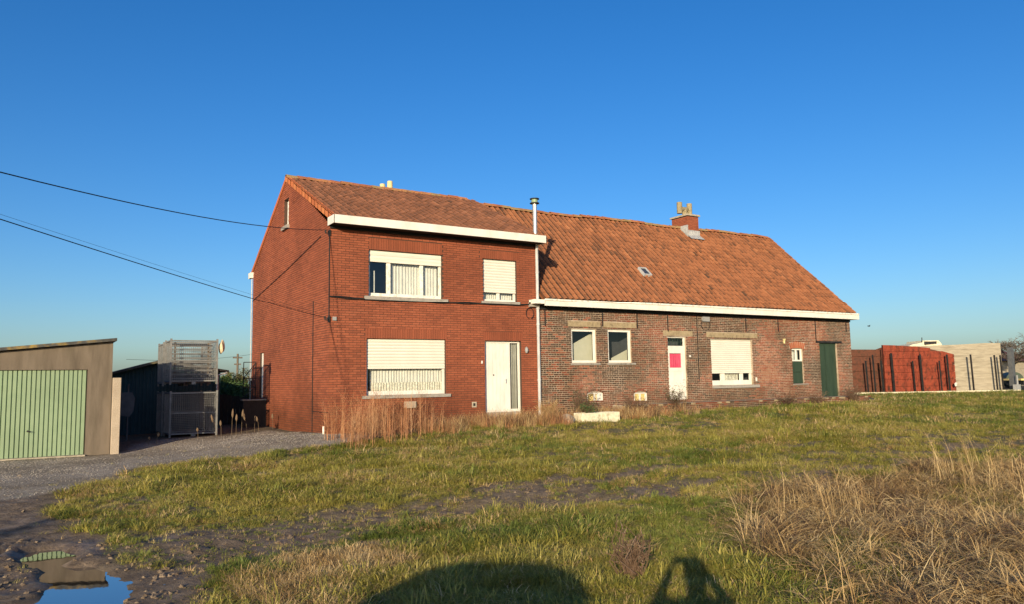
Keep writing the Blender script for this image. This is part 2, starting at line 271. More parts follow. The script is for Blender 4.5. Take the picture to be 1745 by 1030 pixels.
MT['bramble'] = blade_mat('dark dead twigs', [(.07,.045,.03),(.13,.08,.05),(.20,.13,.085)], trans=.1, ps=2)

# ------------------------------------------------------------------ object helpers
WM = {}
def reg(o, parent=None, wm=None):
    COL.objects.link(o)
    WM[o.name] = wm if wm is not None else Matrix.Identity(4)
    if parent is not None:
        o.parent = parent; o.matrix_parent_inverse = WM[parent.name].inverted()
    return o
def thing(name, label, cat, loc=(0,0,0), group=None):
    o = bpy.data.objects.new(name, None); o.location = loc; o.empty_display_size = .3
    reg(o, None, Matrix.Translation(Vector(loc))); return tag(o, label, cat, group)
def tag(o, label=None, cat=None, group=None, kind=None):
    if label: o['label'] = label
    if cat: o['category'] = cat
    if group: o['group'] = group
    if kind: o['kind'] = kind
    return o
class MB:
    def __init__(s): s.v = []; s.f = []; s.r = []
    def quad(s, a, b, c, d, r=0.5):
        n = len(s.v); s.v += [tuple(a), tuple(b), tuple(c), tuple(d)]; s.f.append((n, n+1, n+2, n+3)); s.r.append(r)
    def poly(s, pts, r=.5):
        n = len(s.v); s.v += [tuple(p) for p in pts]; s.f.append(tuple(range(n, n+len(pts)))); s.r.append(r)
    def box(s, x0, x1, y0, y1, z0, z1, r=None, M_=None):
        r = rng.random() if r is None else r; n = len(s.v)
        P = [(x0,y0,z0),(x1,y0,z0),(x1,y1,z0),(x0,y1,z0),(x0,y0,z1),(x1,y0,z1),(x1,y1,z1),(x0,y1,z1)]
        if M_ is not None: P = [tuple(M_ @ Vector(p)) for p in P]
        s.v += P
        for f in ((0,3,2,1),(4,5,6,7),(0,1,5,4),(1,2,6,5),(2,3,7,6),(3,0,4,7)): s.f.append(tuple(n+i for i in f)); s.r.append(r)
    def prism(s, pts, dvec, r=.5):               # closed outline swept along dvec
        n = len(s.v); k = len(pts); s.v += [tuple(p) for p in pts]+[tuple(Vector(p)+Vector(dvec)) for p in pts]
        s.f.append(tuple(n+i for i in range(k))); s.f.append(tuple(n+k+i for i in reversed(range(k)))); s.r += [r, r]
        for i in range(k): j = (i+1) % k; s.f.append((n+i, n+k+i, n+k+j, n+j)); s.r.append(r)
    def tube(s, pts, rad, n=8, r=None, cap=True):
        r = rng.random() if r is None else r; pts = [Vector(p) for p in pts]; rads = rad if hasattr(rad, '__len__') else [rad]*len(pts)
        b = len(s.v); prev = None
        for i, p in enumerate(pts):
            t = (pts[min(i+1, len(pts)-1)]-pts[max(i-1, 0)]).normalized()
            a = t.orthogonal().normalized() if prev is None else (prev-t*prev.dot(t)).normalized(); prev = a; c = t.cross(a)
            for k in range(n): an = 2*math.pi*k/n; s.v.append(tuple(p+(a*math.cos(an)+c*math.sin(an))*rads[i]))
        for i in range(len(pts)-1):
            for k in range(n): k2 = (k+1) % n; s.f.append((b+i*n+k, b+i*n+k2, b+(i+1)*n+k2, b+(i+1)*n+k)); s.r.append(r)
        if cap: s.f.append(tuple(b+k for k in reversed(range(n)))); s.f.append(tuple(b+(len(pts)-1)*n+k for k in range(n))); s.r += [r, r]
    def mesh(s, name, mat, smooth=False):
        me = bpy.data.meshes.new(name); me.from_pydata(s.v, [], s.f); me.materials.append(mat)
        a = me.attributes.new('rnd', 'FLOAT', 'FACE'); a.data.foreach_set('value', np.array(s.r, dtype=np.float32))
        me.polygons.foreach_set('use_smooth', [bool(smooth)]*len(me.polygons))
        me.update(); return me
    def build(s, name, mat, parent=None, smooth=False, **k):
        o = bpy.data.objects.new(name, s.mesh(name, MT[mat] if isinstance(mat, str) else mat, smooth)); reg(o, parent)
        if k: tag(o, **k)
        return o
def fastmesh(name, V, F, mat, rnd=None, smooth=False):
    me = bpy.data.meshes.new(name); V = np.asarray(V, np.float32); F = np.asarray(F, np.int32); k = F.shape[1]
    me.vertices.add(len(V)); me.vertices.foreach_set('co', V.ravel()); me.loops.add(F.size); me.loops.foreach_set('vertex_index', F.ravel())
    me.polygons.add(len(F)); me.polygons.foreach_set('loop_start', np.arange(len(F), dtype=np.int32)*k)
    me.update(calc_edges=True)
    if mat: me.materials.append(mat)
    if rnd is not None: a = me.attributes.new('rnd', 'FLOAT', 'FACE'); a.data.foreach_set('value', np.asarray(rnd, np.float32))
    me.polygons.foreach_set('use_smooth', np.full(len(F), bool(smooth)))
    return me
class Wall:
    """a wall plane: a = metres along it, z up, d = metres proud of it"""
    def __init__(s, o, a, n): s.o = Vector((o[0], o[1], 0)); s.a = Vector((a[0], a[1], 0)); s.n = Vector((n[0], n[1], 0))
    def p(s, a, z, d=0): q = s.o+s.a*a+s.n*d; return (q.x, q.y, z)
    def box(s, mb, a0, a1, z0, z1, d0, d1, r=None):
        r = rng.random() if r is None else r; n = len(mb.v)
        mb.v += [s.p(a0,z0,d1), s.p(a1,z0,d1), s.p(a1,z0,d0), s.p(a0,z0,d0), s.p(a0,z1,d1), s.p(a1,z1,d1), s.p(a1,z1,d0), s.p(a0,z1,d0)]
        fl = s.a.cross(s.n).z > 0
        for f in ((0,3,2,1),(4,5,6,7),(0,1,5,4),(1,2,6,5),(2,3,7,6),(3,0,4,7)):
            f = tuple(n+i for i in (reversed(f) if fl else f)); mb.f.append(f); mb.r.append(r)
def wbox(W, name, mat, parent, a0, a1, z0, z1, d0, d1, **k):
    mb = MB(); W.box(mb, a0, a1, z0, z1, d0, d1); return mb.build(name, mat, parent, **k)

# ------------------------------------------------------------------ the ground
def axis(dense0, dense1, st, lo, hi, g=1.12):
    a = list(np.arange(dense0, dense1, st)); s = st; x = a[-1]
    while x < hi: s *= g; x += s; a.append(min(x, hi))
    s = st; x = a[0]; b = []
    while x > lo: s *= g; x -= s; b.append(max(x, lo))
    return np.array(b[::-1]+a)
gx = axis(-9.2, 6.5, .055, -700, 1400, 1.06); gy = axis(-15.8, -5.5, .055, -500, 1400, 1.06)
GX, GY = np.meshgrid(gx, gy); fx, fy = GX.ravel(), GY.ravel()
HZ = height(fx, fy)
nx, ny = len(gx), len(gy); idx = np.arange(nx*ny).reshape(ny, nx)
F = np.stack([idx[:-1,:-1], idx[:-1,1:], idx[1:,1:], idx[1:,:-1]], -1).reshape(-1, 4)
def ground_mat():
    mt, nt, N, L = nodes('ground earth and gravel')
    out = N.new('ShaderNodeOutputMaterial'); p = N.new('ShaderNodeBsdfPrincipled'); L.new(p.outputs[0], out.inputs[0])
    ge = N.new('ShaderNodeNewGeometry'); pos = ge.outputs['Position']
    def noise(sc, det=6, ro=.6):
        n = N.new('ShaderNodeTexNoise'); n.inputs['Scale'].default_value = sc; n.inputs['Detail'].default_value = det; n.inputs['Roughness'].default_value = ro; L.new(pos, n.inputs[0]); return n.outputs[0]
    def mix(f, a, b):
        m_ = N.new('ShaderNodeMix'); m_.data_type = 'RGBA'; L.new(f, m_.inputs[0]) if not isinstance(f, float) else None
        L.new(a, m_.inputs[6]); L.new(b, m_.inputs[7]); return m_.outputs[2]
    def att(n): a = N.new('ShaderNodeAttribute'); a.attribute_name = n; return a.outputs['Fac']
    def mr(v, a, b, c=0, d=1): m_ = N.new('ShaderNodeMapRange'); [setattr(m_.inputs[i], 'default_value', q) for i, q in ((1,a),(2,b),(3,c),(4,d))]; L.new(v, m_.inputs[0]); return m_.outputs[0]
    soil = ramp(N, [(.07,.05,.03),(.12,.09,.052),(.20,.155,.085)]); L.new(mr(noise(9), .3, .7), soil.inputs[0])
    mud = ramp(N, [(.085,.058,.036),(.17,.122,.078),(.27,.20,.135)]); L.new(mr(noise(5, 8), .3, .7), mud.inputs[0])
    vo = N.new('ShaderNodeTexVoronoi'); vo.inputs['Scale'].default_value = 22; L.new(pos, vo.inputs[0])
    grv = ramp(N, [(.19,.15,.11),(.33,.285,.225),(.48,.43,.36)]); L.new(vo.outputs['Color'], grv.inputs[0])
    gd = ramp(N, [(.17,.135,.09),(.34,.29,.23)]); L.new(mr(noise(1.5), .35, .65), gd.inputs[0])
    g = N.new('ShaderNodeMix'); g.data_type = 'RGBA'; g.inputs[0].default_value = .5; L.new(grv.outputs[0], g.inputs[6]); L.new(gd.outputs[0], g.inputs[7])
    farg = ramp(N, [(.05,.07,.02),(.09,.11,.03),(.15,.14,.05)]); L.new(mr(noise(.8), .3, .7), farg.inputs[0])
    c = mix(att('turf'), soil.outputs[0], farg.outputs[0])
    c = mix(att('mud'), c, mud.outputs[0]); c = mix(att('gravel'), c, g.outputs[2]); L.new(c, p.inputs['Base Color'])
    wet = N.new('ShaderNodeMath'); wet.operation = 'MULTIPLY'; L.new(att('mud'), wet.inputs[0]); L.new(mr(noise(1.1), .48, .62), wet.inputs[1])
    L.new(mr(wet.outputs[0], 0, 1, .92, .42), p.inputs['Roughness']); p.inputs['Specular IOR Level'].default_value = .35
    b = N.new('ShaderNodeBump'); b.inputs['Strength'].default_value = 1.0; b.inputs['Distance'].default_value = .035; L.new(noise(26, 8, .75), b.inputs['Height'])
    b2 = N.new('ShaderNodeBump'); b2.inputs['Strength'].default_value = .5; b2.inputs['Distance'].default_value = .02; L.new(vo.outputs['Distance'], b2.inputs['Height']); L.new(b.outputs[0], b2.inputs['Normal'])
    L.new(b2.outputs[0], p.inputs['Normal']); return mt
me = fastmesh('ground', np.stack([fx, fy, HZ], 1), F, ground_mat(), smooth=True)
zg, zml, zmud, zrut, zf = zones(fx, fy)
for nm, v in (('gravel', zg*(.62+.38*sstep(.38, .58, fbm(fx, fy, 1.1, 4, 63)))), ('mud', np.clip(np.maximum(zml, zmud*.95), 0, 1)), ('turf', zf*(.35+.65*sstep(18, 40, np.hypot(fx+6.7, fy+19.9))))):
    a = me.attributes.new(nm, 'FLOAT', 'POINT'); a.data.foreach_set('value', v.astype(np.float32))
tag(reg(bpy.data.objects.new('ground', me)), kind='structure')
pm = MB(); pm.quad((-6.95,-14.2,WATER_Z),(-5.6,-14.2,WATER_Z),(-5.6,-9.9,WATER_Z),(-6.95,-9.9,WATER_Z)); tag(pm.build('puddle', 'water'), kind='structure')

# ------------------------------------------------------------------ bricks
BM = {}
def brick_mesh(key, L, H, D, mat, v):
    k = (key, v)
    if k not in BM:
        mb = MB(); q = np.random.default_rng(v+5); j = lambda: q.uniform(-.0015, .0015)
        r = (v+.5)/8; x, z = L/2, H/2
        P = [(-x,-D,-z+j()),(x,-D,-z+j()),(x,-D,z+j()),(-x,-D,z+j())]; B = [(-x,0,-z),(x,0,-z),(x,0,z),(-x,0,z)]
        mb.v = P+B; mb.f = [(0,1,2,3),(0,4,5,1),(1,5,6,2),(2,6,7,3),(3,7,4,0)]; mb.r = [r]*5
        BM[k] = mb.mesh('brick', MT[mat])
    return BM[k]
def course_bricks(a_lo, a_hi, z0, z1, ch, bl, openings, joint, zjit=0, head=False):
    """running bond; a_lo/a_hi may be functions of z; openings = [(a0,a1,z0,z1)]; returns rects (a0,a1,z0,z1,full)"""
    out = []; nrow = int((z1-z0)/ch)
    for i in range(nrow):
        zz = z0+i*ch; zc = zz+ch/2; lo = a_lo(zc) if callable(a_lo) else a_lo; hi = a_hi(zc) if callable(a_hi) else a_hi
        if hi-lo < .1: continue
        seg = [(lo, hi)]
        for (o0, o1, q0, q1) in openings:
            if q0 < zc < q1:
                ns = []
                for s0, s1 in seg:
                    if o1 <= s0 or o0 >= s1: ns.append((s0, s1))
                    else:
                        if o0 > s0: ns.append((s0, o0))
                        if o1 < s1: ns.append((o1, s1))
                seg = ns
        off = (bl/2 if i % 2 else 0) + (rng.uniform(-.02, .02) if zjit else 0)
        for s0, s1 in seg:
            k0 = math.floor((s0-off)/bl)
            for k in range(k0, k0+int((s1-s0)/bl)+3):
                full0, full1 = off+k*bl, off+(k+1)*bl
                a0 = max(full0, s0); a1 = min(full1, s1)
                if a1-a0 < .035: continue
                j = joint/2
                L0 = a0+(j if a0 > s0+1e-6 else 0); L1 = a1-(j if a1 < s1-1e-6 else 0)
                full = abs(a0-full0) < 1e-6 and abs(a1-full1) < 1e-6
                if zjit and full and rng.random() < .35:            # two headers in place of a stretcher
                    mid = (L0+L1)/2; out.append((L0, mid-j, zz+j, zz+ch-j, False)); out.append((mid+j, L1, zz+j, zz+ch-j, False)); continue
                out.append((L0, L1, zz+j, zz+ch-j, full))
    return out
def lay_bricks(W, rects, parent, mat, depth, key, L, H, pick=None, npick=300, jit=.0025, irr=0, patch=.3):
    rects = np.array([(a, b, c, d, f) for a, b, c, d, f in rects]); n = len(rects)
    ca, cz = (rects[:,0]+rects[:,1])/2, (rects[:,2]+rects[:,3])/2
    sel = np.zeros(n, bool)
    if pick is not None:
        d = np.hypot(ca-pick[0], cz-pick[1])+(rects[:,4] < .5)*1e6
        sel[np.argsort(d)[:npick]] = True; sel &= rects[:,4] > .5
    ang = math.atan2(W.n.y, W.n.x)+math.pi/2
    for i in np.where(sel)[0]:
        o = bpy.data.objects.new('brick', brick_mesh(key, L, H, depth, mat, int(rng.integers(0, 8))))
        P = W.p(ca[i], cz[i], rng.uniform(-jit, jit)); o.location = P; o.rotation_euler = (0, 0, ang)
        COL.objects.link(o); o.parent = parent; o.matrix_parent_inverse = WM[parent.name].inverted()
    q = rects[~sel]; k = len(q)
    if not k: return
    dj = rng.uniform(-jit, jit, k)+depth; o3 = np.array(W.o); a3 = np.array(W.a); n3 = np.array(W.n)
    i4 = lambda: rng.uniform(-irr, irr, k)
    def P(a, z, d): v = o3[None]+a[:,None]*a3+d[:,None]*n3; v[:,2] = z; return v
    z_ = np.zeros(k)
    V = np.stack([P(q[:,0]+i4(), q[:,2]+i4(), dj), P(q[:,1]+i4(), q[:,2]+i4(), dj), P(q[:,1]+i4(), q[:,3]+i4(), dj), P(q[:,0]+i4(), q[:,3]+i4(), dj),
                  P(q[:,0], q[:,2], z_), P(q[:,1], q[:,2], z_), P(q[:,1], q[:,3], z_), P(q[:,0], q[:,3], z_)], 1).reshape(-1, 3)
    base = np.array([(0,1,2,3),(0,4,5,1),(1,5,6,2),(2,6,7,3),(3,7,4,0)])
    if W.a.cross(W.n).z > 0: base = base[:, ::-1]
    Fb = (np.arange(k)[:,None,None]*8+base[None]).reshape(-1, 4)
    pt = (fbm((q[:,0]+q[:,1])*.5, (q[:,2]+q[:,3])*.5, .7, 3, 61)-.5)*patch + (patch > 1)*(.10-.14*sstep(.6, 1.7, q[:,2]))
    r = np.repeat(np.clip(rng.normal(.45 if patch < 1 else .36, .20, k)+pt, 0, 1), 5)
    o = reg(bpy.data.objects.new('brickwork', fastmesh('brickwork', V, Fb, MT[mat], r)), parent); tag(o, kind='stuff'); return o
def wall_core(W, name, mat, parent, a0, a1, z0, z1, openings, depth=.12, top=None, thick=None):
    """mortar face with real openings and their reveals; top = list of (a,z) outline above z1 for a gable"""
    mb = MB(); fl = W.a.cross(W.n).z > 0
    def Q(*pts):
        pts = [W.p(*p) for p in pts]; pts = pts[::-1] if fl else pts; mb.poly(pts)
    As = sorted({a0, a1, *[o[0] for o in openings], *[o[1] for o in openings]}); Zs = sorted({z0, z1, *[o[2] for o in openings], *[o[3] for o in openings]})
    As = [a for a in As if a0 <= a <= a1]; Zs = [z for z in Zs if z0 <= z <= z1]
    for i in range(len(As)-1):
        for j in range(len(Zs)-1):
            ac, zc = (As[i]+As[i+1])/2, (Zs[j]+Zs[j+1])/2
            if any(o[0] < ac < o[1] and o[2] < zc < o[3] for o in openings): continue
            Q((As[i],Zs[j]), (As[i+1],Zs[j]), (As[i+1],Zs[j+1]), (As[i],Zs[j+1]))
    for o in openings:
        b0, b1, c0, c1 = o[:4]
        Q((b0,c0,0),(b0,c1,0),(b0,c1,-depth),(b0,c0,-depth)); Q((b1,c0,-depth),(b1,c1,-depth),(b1,c1,0),(b1,c0,0))
        Q((b0,c1,0),(b1,c1,0),(b1,c1,-depth),(b0,c1,-depth)); Q((b0,c0,-depth),(b1,c0,-depth),(b1,c0,0),(b0,c0,0))
    if top: Q(*[(a, z) for a, z in top])
    return mb.build(name, mat, parent)

# ------------------------------------------------------------------ windows and doors
def pleats(W, mb, a0, a1, z0, z1, d, amp=.011, per=.085, n=None, seed=0):
    q = np.random.default_rng(seed); n = n or max(8, int((a1-a0)/.012)); xs = np.linspace(a0, a1, n)
    ph = np.cumsum(q.uniform(.4, 1.6, n))*(xs[1]-xs[0])*2*math.pi/per; dd = d+amp*np.sin(ph)+q.uniform(-.004, .004, n)
    for i in range(n-1): mb.quad(W.p(xs[i], z0, dd[i]), W.p(xs[i+1], z0, dd[i+1]), W.p(xs[i+1], z1, dd[i+1]), W.p(xs[i], z1, dd[i]), q.random())
def window(W, parent, a0, a1, z0, z1, rec=.10, fr=.06, mull=(), shut=None, slat=.085, curtains=(), room=True, glassd=None, fmat='white', name='window', label=None, trans=(), frb=None):
    """frame in the recess, glass, mullions, roller shutter down to z=shut, pleated curtains behind"""
    mb = MB(); frb = frb or fr
    W.box(mb, a0, a0+fr, z0, z1, -rec-.05, -rec); W.box(mb, a1-fr, a1, z0, z1, -rec-.05, -rec)
    W.box(mb, a0+fr, a1-fr, z1-fr, z1, -rec-.05, -rec); W.box(mb, a0+fr, a1-fr, z0, z0+frb, -rec-.05, -rec)
    win = mb.build(name, fmat, parent)
    if label: win['label'] = label
    for c, w in mull: wbox(W, 'mullion', fmat, win, c-w/2, c+w/2, z0+frb, z1-fr, -rec-.045, -rec+.006)
    for c, w in trans: wbox(W, 'glazing_bar', fmat, win, a0+fr, a1-fr, c-w/2, c+w/2, -rec-.04, -rec-.003)
    edges = [a0+fr]+[e for c, w in mull for e in (c-w/2, c+w/2)]+[a1-fr]
    for i in range(0, len(edges), 2):
        g = MB(); g.quad(W.p(edges[i], z0+frb, -rec-.03), W.p(edges[i+1], z0+frb, -rec-.03), W.p(edges[i+1], z1-fr, -rec-.03), W.p(edges[i], z1-fr, -rec-.03)); g.build('pane', 'glass', win)
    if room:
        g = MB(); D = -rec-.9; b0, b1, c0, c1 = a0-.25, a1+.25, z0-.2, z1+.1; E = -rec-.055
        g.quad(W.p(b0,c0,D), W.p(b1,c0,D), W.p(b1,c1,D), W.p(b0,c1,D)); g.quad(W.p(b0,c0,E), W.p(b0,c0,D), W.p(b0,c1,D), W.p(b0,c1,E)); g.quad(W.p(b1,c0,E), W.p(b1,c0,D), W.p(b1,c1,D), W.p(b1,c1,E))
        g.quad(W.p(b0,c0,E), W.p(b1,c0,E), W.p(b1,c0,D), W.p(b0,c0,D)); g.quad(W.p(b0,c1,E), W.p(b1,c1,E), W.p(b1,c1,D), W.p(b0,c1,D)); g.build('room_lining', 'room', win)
    for i, (c0, c1, zz0, zz1, mt_) in enumerate(curtains):
        g = MB(); pleats(W, g, c0, c1, zz0, zz1, -rec-.13, seed=int(c0*100)+i); g.build('curtain', mt_, win)
    if shut is not None:
        sh = wbox(W, 'roller_shutter', 'shutter', parent, a0+.012, a1-.012, shut-.035, shut+.01, -.075, -.052)
        z = shut+.012; 
        while z < z1-.01:
            t = min(z+slat-.006, z1-.004); g = MB()
            A = [W.p(a0+.01, z, -.068), W.p(a1-.01, z, -.068), W.p(a1-.01, (z+t)/2, -.055), W.p(a0+.01, (z+t)/2, -.055), W.p(a1-.01, t, -.066), W.p(a0+.01, t, -.066)]
            g.v = A+[W.p(a0+.01, z, -.075), W.p(a1-.01, z, -.075), W.p(a1-.01, t, -.075), W.p(a0+.01, t, -.075)]
            g.f = [(0,1,2,3),(3,2,4,5),(0,6,7,1),(5,4,8,9)]; g.r = [.5]*4; g.build('slat', 'shutter', sh); z += slat
        bk = MB(); bk.quad(W.p(a0+.008, shut, -.078), W.p(a1-.008, shut, -.078), W.p(a1-.008, z1-.002, -.078), W.p(a0+.008, z1-.002, -.078)); bk.build('shutter_back', 'plastic', sh)
    return win
def sill(W, parent, a0, a1, z0, z1, out=.07, mat='stone', back=-.11):
    return wbox(W, 'sill', mat, parent, a0, a1, z0, z1, back, out)
def soldier(W, parent, a0, a1, z0, z1, w=.072, mat='brick1', d=.010, name='soldier_brick'):
    n = int(round((a1-a0)/w)); w = (a1-a0)/n
    for i in range(n):
        mb = MB(); W.box(mb, a0+i*w+.004, a0+(i+1)*w-.004, z0+.004, z1-.006, 0, d+rng.uniform(-.002, .002), r=rng.uniform(.0, .35)); mb.build(name, mat, parent)

# ------------------------------------------------------------------ roofs
def tile_arrays(w, l, amp=.066, lift=.020, thick=.016, prof='pan'):
    if prof == 'pan':
        us = [0, .06, .15, .36, .62, .86, 1.0]; hs = [1.0, .72, .08, -.05, .10, .72, 1.0]
    else: us = [0, .12, .24, .5, .76, .88, 1.0]; hs = [.2, .95, .25, 0, .1, .2, .2]
    P = []; Fq = []
    k = len(us)
    for u, h in zip(us, hs): P.append((u*w*1.03, l*1.06, h*amp))                 # top edge
    for u, h in zip(us, hs): P.append((u*w*1.03, 0, h*amp+lift))                 # lower edge, lifted
    for u, h in zip(us, hs): P.append((u*w*1.03, 0, h*amp+lift-thick))
    for i in range(k-1): Fq.append((k+i, k+i+1, i+1, i)); Fq.append((2*k+i, 2*k+i+1, k+i+1, k+i))
    Fq.append((k-1, 2*k-1, 3*k-1, k-1)); Fq[-1] = (k-1, 2*k-1, 3*k-1, 3*k-1)
    Fq = Fq[:-1]
    global TILE_GRIME
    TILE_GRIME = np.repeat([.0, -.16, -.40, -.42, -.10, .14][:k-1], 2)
    return np.array(P), np.array(Fq)
def roof_slope(parent, x0, ncol, w, y0, z0, up, nrow, ex, mat, clip=None, pick=None, npick=300, sag=None, keep=None):
    """pantiles on a front slope: up = (dy,dz) unit vector up the slope; the normal points out and up"""
    P, Fq = tile_arrays(w, ex); U = np.array([0, up[0], up[1]]); Nn = np.array([0, -up[1], up[0]]); X = np.array([1., 0, 0])
    jobs = []
    for i in range(nrow):
        for j in range(ncol):
            s = i*ex; x = x0+j*w; 
            if keep and not keep(x+w/2, i): continue
            o = np.array([x, y0, z0])+U*s
            if sag: o = o+np.array([0, 0, sag(x, s)])
            jobs.append(o+rng.normal(0, .003, 3)*np.array([1,1,.9]))
    jobs = np.array(jobs); n = len(jobs)
    d = np.linalg.norm(jobs-np.array(pick if pick is not None else CAM), axis=1); sel = np.zeros(n, bool); sel[np.argsort(d)[:npick]] = True
    rot = Matrix(((X[0],U[0],Nn[0]),(X[1],U[1],Nn[1]),(X[2],U[2],Nn[2]))).to_4x4()
    metas = []
    for v in range(8):
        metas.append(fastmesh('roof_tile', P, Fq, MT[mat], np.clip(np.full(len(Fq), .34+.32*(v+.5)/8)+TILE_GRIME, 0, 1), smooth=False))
    for i in np.where(sel)[0]:
        o = bpy.data.objects.new('roof_tile', metas[int(rng.integers(0, 8))]); o.matrix_basis = Matrix.Translation(jobs[i]) @ rot @ Matrix.Rotation(rng.normal(0, .008), 4, 'Z')
        COL.objects.link(o); o.parent = parent; o.matrix_parent_inverse = WM[parent.name].inverted()
    J = jobs[~sel]; k = len(J)
    L3 = P[:,0:1]*X+P[:,1:2]*U+P[:,2:3]*Nn
    V = (J[:,None,:]+L3[None]+rng.normal(0, .0025, (k,1,1))*Nn).reshape(-1, 3); FF = (np.arange(k)[:,None,None]*len(P)+Fq[None]).reshape(-1, 4)
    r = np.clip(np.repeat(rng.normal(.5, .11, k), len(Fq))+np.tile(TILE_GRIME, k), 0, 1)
    tag(reg(bpy.data.objects.new('tile_courses', fastmesh('tile_courses', V, FF, MT[mat], r)), parent), kind='stuff')
def ridge_tiles(parent, x0, x1, y, z, ln=.36, rad=.115, mat='ridge', zf=None):
    n = int((x1-x0)/ln); ms = []
    for v in range(6):
        mb = MB(); k = 7
        for e, (xx, rr) in enumerate(((0, rad), (ln*1.05, rad*.86))):
            for i in range(k): an = math.pi*(i/(k-1))*1.1-.05*math.pi; mb.v.append((xx, math.cos(an)*rr, math.sin(an)*rr*.9))
        for i in range(k-1): mb.f.append((i, i+1, k+i+1, k+i)); mb.r.append((v+.5)/6)
        mb.v += [(0, a[1]*.86, a[2]*.86) for a in mb.v[:k]]
        for i in range(k-1): mb.f.append((i, 2*k+i, 2*k+i+1, i+1)); mb.r.append((v+.5)/6)
        ms.append(mb.mesh('ridge_tile', MT[mat]))
    for i in range(n):
        o = bpy.data.objects.new('ridge_tile', ms[int(rng.integers(0, 6))]); xx = x0+i*ln
        o.location = (xx, y, (zf(xx) if zf else z)+rng.normal(0, .006)); o.rotation_euler = (0, rng.normal(0, .015), rng.normal(0, .012))
        COL.objects.link(o); o.parent = parent; o.matrix_parent_inverse = WM[parent.name].inverted()

# ================================================================== HOUSE 1: two storeys
FR = Wall((0,0), (1,0), (0,-1)); SD = Wall((0,0), (0,1), (-1,0))
H1W, H1D, EAVE, RY, RZ = 6.62, 8.35, 5.52, 4.2, 7.80
house1 = thing('brick_house', 'two-storey red brick house with white eaves board and tiled saddle roof beside the driveway', 'house', (0,0,0))
op1 = [(1.10,3.35,3.66,4.95),(4.71,5.89,3.67,4.95),(1.04,3.44,.93,2.47),(4.73,6.01,.10,2.46)]
fw = wall_core(FR, 'front_wall', 'mortar1', house1, 0, H1W, -.5, EAVE+.02, op1, depth=.16)
sl_hts = [(1.10,3.35,4.95,5.28),(4.60,6.00,4.95,5.22),(1.0,3.48,2.47,2.75),(4.68,6.06,2.46,2.74)]
ex = [(.95,3.52,3.55,3.66),(4.62,5.98,3.56,3.67),(.90,3.58,.83,.93)]
rects = course_bricks(0, H1W, -.14, EAVE, .0655, .218, op1+sl_hts+ex, .0125)
lay_bricks(FR, rects, fw, 'brick1', .009, 'b1', .206, .053, pick=(.9, 1.6))
for s in sl_hts: soldier(FR, fw, *s)
# side wall
def side_hi(z): return H1D if z < EAVE-.25 else RY+(RZ-z)/(RZ-EAVE+.25)*(H1D-RY)
def side_lo(z): return 0 if z < EAVE+.02 else RY*(z-EAVE-.02)/(RZ-EAVE-.02)
sop = [(3.95,4.45,6.25,7.12),(6.72,7.22,.82,2.38)]
sw = wall_core(SD, 'side_wall', 'mortar1', house1, 0, H1D, -.5, EAVE-.25, [sop[1]], depth=.2)
mb = MB()
def Qs(*p): mb.poly([SD.p(*q) for q in p][::-1])
g0, g1, q0, q1 = sop[0]
zt = lambda a: (EAVE+(RZ-EAVE)*a/RY) if a < RY else (RZ-(RZ-EAVE+.25)*(a-RY)/(H1D-RY))
for (b0, b1, lo, fn) in ((0, g0, EAVE-.25, 1), (g1, H1D, EAVE-.25, 1)):
    pts = [(b0, EAVE-.25), (b1, EAVE-.25), (b1, zt(b1))]+([(RY, RZ)] if b0 < RY < b1 else [])+[(b0, zt(b0))]
    Qs(*pts)
Qs((g0,EAVE-.25),(g1,EAVE-.25),(g1,q0),(g0,q0)); Qs((g0,q1),(g1,q1),(g1,zt(g1)),(RY,RZ),(g0,zt(g0)))
for a_, b_ in (((g0,q0),(g0,q1)),((g1,q0),(g1,q1)),((g0,q1),(g1,q1)),((g0,q0),(g1,q0))): mb.quad(SD.p(*a_,0), SD.p(*b_,0), SD.p(*b_,-.2), SD.p(*a_,-.2))
mb.build('gable_wall', 'mortar1', house1)
rects = course_bricks(side_lo, side_hi, -.14, RZ-.1, .0655, .218, sop, .0125)
lay_bricks(SD, rects, sw, 'brick1', .009, 'b1', .206, .053, pick=(0, 1.8))
# right party gable, back wall
G1 = Wall((H1W,0), (0,1), (1,0))
mb = MB(); mb.poly([G1.p(0,-.4), G1.p(H1D,-.4), G1.p(H1D,EAVE-.25), G1.p(RY,RZ), G1.p(0,EAVE)]); mb.quad((0,H1D,-.4),(0,H1D,EAVE-.25),(H1W,H1D,EAVE-.25),(H1W,H1D,-.4)); mb.build('rear_walls', 'mortar1', house1)
# windows
W1 = window(FR, house1, 1.10,3.35,3.66,4.95, rec=.10, fr=.07, mull=((1.72,.11),(2.73,.10)), shut=4.66, slat=.14, curtains=((1.80,2.72,3.70,4.70,'curtain'),(2.76,3.30,3.70,4.70,'curtain'),(1.33,1.37,3.7,4.4,'curtain')), fmat='whiteold', label='wide upper window with its shutter rolled up and pleated curtains', frb=.10)
W2 = window(FR, house1, 4.71,5.89,3.67,4.95, fr=.07, mull=((5.28,.09),), shut=3.98, curtains=((4.76,5.84,3.7,4.2,'curtain'),), label='narrow upper window with its shutter almost down')
W3 = window(FR, house1, 1.04,3.44,.93,2.47, fr=.07, shut=1.68, curtains=((1.22,3.4,.98,1.9,'curtain'),), label='wide lower window with half lowered shutter and net curtain', frb=.11)
g = MB(); pleats(FR, g, 1.22, 3.4, .98, 1.27, -.205, amp=.012, per=.085, seed=4); g.build('lace_hem', 'lace', W3)
for a in ((.97,3.50,3.56,3.655),(4.64,5.96,3.57,3.665),(.92,3.56,.84,.925)): sill(FR, house1, *a)
